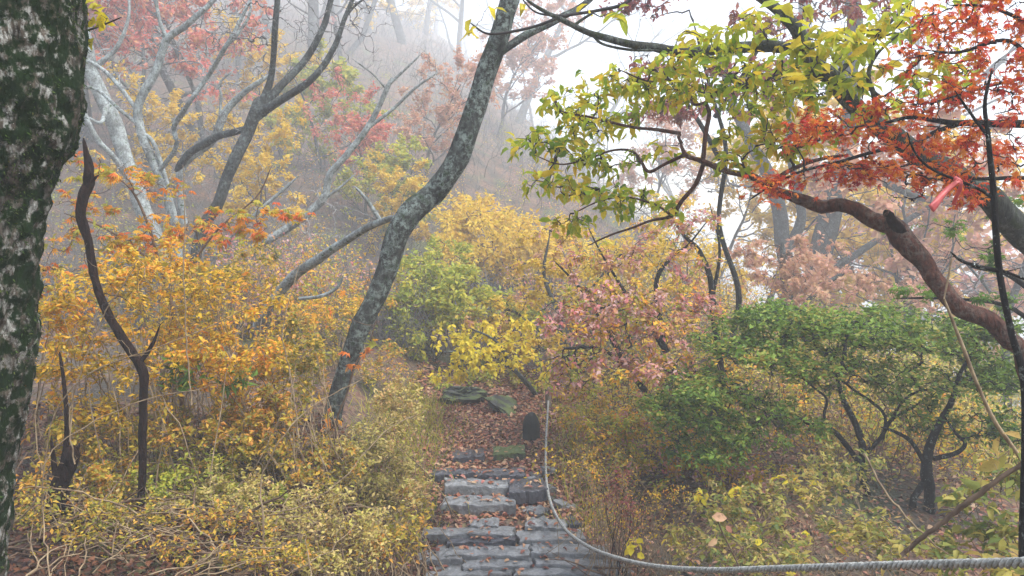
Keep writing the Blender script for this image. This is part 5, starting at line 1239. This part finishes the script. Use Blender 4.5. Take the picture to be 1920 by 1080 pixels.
HT = [
    ('red', 270, 11.0, .70, .3, 'coral red maple in mist behind the pale crossing limbs'), ('red', 395, 12.0, .72, 2.1, 'coral maple higher behind the forked grey tree at upper left'), ('salmon', 170, 13, .9, 1.0, 'salmon leaved tree fading behind the mossy trunk'),
    ('red', 470, 15, .8, 3.9, 'faded coral tree behind the tall bare limbs'), ('yellow', 470, 10.0, .40, 4.0, 'soft yellow bush in mist behind the forked grey tree'), ('yellow', 350, 10.5, .42, 1.4, 'low gold bush in mist behind the pale crossing limbs'), ('yellow', 545, 12.5, .5, 1.2, 'pale gold bush low on the misty slope left of centre'), ('yellow', 590, 21, .9, 5.0, 'faded yellow tree at the top of the misty slope'),
    ('pink', 660, 17, .95, .6, 'faint pink tree half lost in fog left of the trunk'), ('red', 690, 11.5, .36, 2.6, 'small coral bush on the slope beside the thin pale tree'), ('green', 610, 12.5, .62, .4, 'pale green bush on the misty slope below the pink tree'),
    ('green', 735, 11.0, .5, 3.3, 'blue green bush in mist just left of the leaning trunk'), ('salmon', 790, 12.5, .5, 2.2, 'rusty bush in mist against the leaning trunk'), ('yellow', 730, 10.2, .34, .1, 'yellow green bush low on the slope left of the leaning trunk'),
    ('salmon', 930, 17, .7, 1.9, 'faint rusty tree right behind the leaning trunk'), ('yellow', 860, 30, 1.0, 1.9, 'very faint yellowish tree high in the fog at centre'), ('salmon', 480, 26, 1.0, 4.4, 'washed out orange tree high in the fog at upper left'),
    ('salmon', 1700, 11, 1.0, .4, 'misty salmon tree rising from the valley under the red brown limb'), ('yellow', 1820, 12, 1.15, 2.0, 'misty yellow tree in the valley near the right edge'), ('pink', 1610, 13, 1.15, 3.1, 'misty pink tree in the valley behind the broad grey trunk'),
    ('green', 1890, 10.5, .95, 1.1, 'misty green tree in the valley at the right edge'), ('yellow', 1420, 12, .9, 5.2, 'misty yellow tree behind the salmon maple'),
    ('yellow', 1330, 13, .7, 4.9, 'yellow tree in mist behind the bare thicket right of centre'), ('salmon', 1220, 15, .6, .9, 'misty rusty tree behind the yellow thicket'),
]
for a in HT: stand(*a)
BARE = [(180, 12), (330, 17), (460, 12.5), (520, 19), (585, 16), (640, 20), (700, 24), (770, 22), (610, 30), (740, 33), (900, 30), (480, 34), (350, 28), (200, 22), (1010, 27), (800, 28), (650, 26), (1180, 24), (540, 24), (960, 22), (420, 22), (860, 26), (1080, 24), (560, 36), (700, 38), (820, 40), (930, 38), (640, 44), (460, 42), (760, 46), (880, 46)]
for i, (px, d) in enumerate(BARE):
    stand(['bare1', 'bare2', 'bare3'][i % 3], px, d, random.uniform(.85, 1.35), random.uniform(0, 6.28), 'bare grey tree fading into the fog on the hillside', 'bare trees on the foggy hillside')
VAL = [(1450, 17), (1620, 19), (1760, 15), (1880, 18), (1700, 26), (1340, 21)]
for i, (px, d) in enumerate(VAL):
    stand(['bare2', 'bare1'][i % 2], px, d, random.uniform(1.0, 1.4), random.uniform(0, 6.28), 'bare foggy tree rising from the valley at right', 'bare trees in the foggy valley')

def brush():
    n = 10000
    y = 9.0 + rng.random(n) ** 2.0 * 90; x = rng.uniform(-.75, .26, n) * y + rng.normal(0, .4, n)
    ok = ~((np.abs(x + .3) < .9) & (y < 11)); x, y = x[ok], y[ok]
    z = ground(x, y); K = len(x)
    g = Geo(); N = 5
    P = np.zeros((K, N, 3)); P[:, 0] = np.stack([x, y, z - .05], 1); D = unit(np.stack([rng.normal(0, .5, K), rng.normal(0, .5, K), np.ones(K)], 1)); L = rng.uniform(.5, 1.3, K) * (1 + np.maximum(y - 12, 0) * .025)
    for q in range(1, N):
        D = unit(D + rng.normal(0, .3, D.shape)); P[:, q] = P[:, q - 1] + D * (L / (N - 1))[:, None]
    g.tubes(P, np.linspace(.007, .002, N)[None] * (rng.uniform(.6, 1.6, K) * (1 + np.maximum(y - 12, 0) * .03))[:, None], 3)
    k = 4
    S = P[:, 1:4].reshape(-1, 3); S = np.repeat(S, 2, 0); B = len(S)
    Q = np.zeros((B, 4, 3)); Q[:, 0] = S; D = unit(rng.normal(size=(B, 3)) + np.array([0, 0, .5])); L = rng.uniform(.15, .5, B)
    for q in range(1, 4):
        D = unit(D + rng.normal(0, .3, D.shape)); Q[:, q] = Q[:, q - 1] + D * (L / 3)[:, None]
    g.tubes(Q, np.broadcast_to(np.linspace(.003, .0012, 4), (B, 4)), 3)
    link('brush', g.mesh('brush', M['twig_grey']), None, 'bare twiggy brush covering the misty hillside', 'brush', kind='stuff')
    for mat, share, lab in (('l_gold', .16, 'ochre leaves of the low brush on the hillside'), ('l_ygreen', .14, 'pale green leaves of the low brush on the hillside'), ('l_pink', .10, 'rusty pink leaves of the low brush on the hillside')):
        cl = np.array([mnoise.noise(Vector((float(p[0]) * .45 + len(mat) * 3.3, float(p[1]) * .45, 0))) for p in P[:, 0]])
        sel = P[cl > np.quantile(cl, 1 - share)]
        pos, d, nrm = spread_leaves(sel, 15, .3, .10, False, .3, .4, .3)
        g = Geo(); K2 = len(pos); sz = rng.uniform(.035, .07, K2); g.leaves(pos, d, nrm, sz, sz * .55, 'small', rng.random(K2))
        link('brush_leaves', g.mesh('brush_leaves', M[mat]), None, lab, 'leaves', kind='stuff')
brush()
def slope_brush():
    n = 2600
    y = rng.uniform(6.3, 13.5, n); x = rng.uniform(.9, 6.5, n) * (.6 + y * .05)
    z = ground(x, y); N = 6
    P = np.zeros((n, N, 3)); P[:, 0] = np.stack([x, y, z - .05], 1); D = unit(np.stack([rng.normal(0, .45, n), rng.normal(0, .45, n), np.ones(n)], 1)); L = rng.uniform(.35, 1.1, n)
    for q in range(1, N):
        D = unit(D + rng.normal(0, .25, D.shape)); P[:, q] = P[:, q - 1] + D * (L / (N - 1))[:, None]
    g = Geo(); g.tubes(P, np.linspace(.005, .0016, N)[None] * rng.uniform(.6, 1.5, (n, 1)), 3)
    link('brush', g.mesh('brush', M['twig_brown']), None, 'thin stems of the brush on the slope behind the azalea', 'brush', kind='stuff')
    pick = rng.random(n)
    for mat, lo, hi, lab in (('l_ygreen', 0, .28, 'yellow green leaves of the brush behind the azalea'), ('l_gold', .28, .55, 'ochre leaves of the brush behind the azalea'), ('l_tan', .55, 1, 'tan leaves of the brush behind the azalea')):
        sel = P[(pick >= lo) & (pick < hi)]
        pos, d, nrm = spread_leaves(sel, 24, .25, .09, False, .25, .5, .3)
        g = Geo(); K2 = len(pos); sz = rng.uniform(.03, .06, K2); g.leaves(pos, d, nrm, sz, sz * .55, 'small', rng.random(K2))
        link('brush_leaves', g.mesh('brush_leaves', M[mat]), None, lab, 'leaves', kind='stuff')
slope_brush()

# ------------------------------------------------------------------ the fog
def fog():
    x0, x1, y0, y1, z0, z1 = -155, 155, -22, 196, -26, 70
    V = [(x, y, z) for z in (z0, z1) for y in (y0, y1) for x in (x0, x1)]
    F = [(0, 2, 3, 1), (4, 5, 7, 6), (0, 1, 5, 4), (2, 6, 7, 3), (0, 4, 6, 2), (1, 3, 7, 5)]
    me = bpy.data.meshes.new('haze'); me.from_pydata(V, [], F); me.update()
    m, nt, out = nodes('mountain_fog')
    v = nt.nodes.new('ShaderNodeVolumePrincipled')
    v.inputs['Color'].default_value = (.965, .98, 1.0, 1)
    v.inputs['Density'].default_value = .0088
    v.inputs['Anisotropy'].default_value = .0
    nt.links.new(v.outputs[0], out.inputs['Volume'])
    me.materials.append(m)
    link('haze', me, None, 'pale fog filling the wood and the valley', 'fog', kind='stuff')
fog()
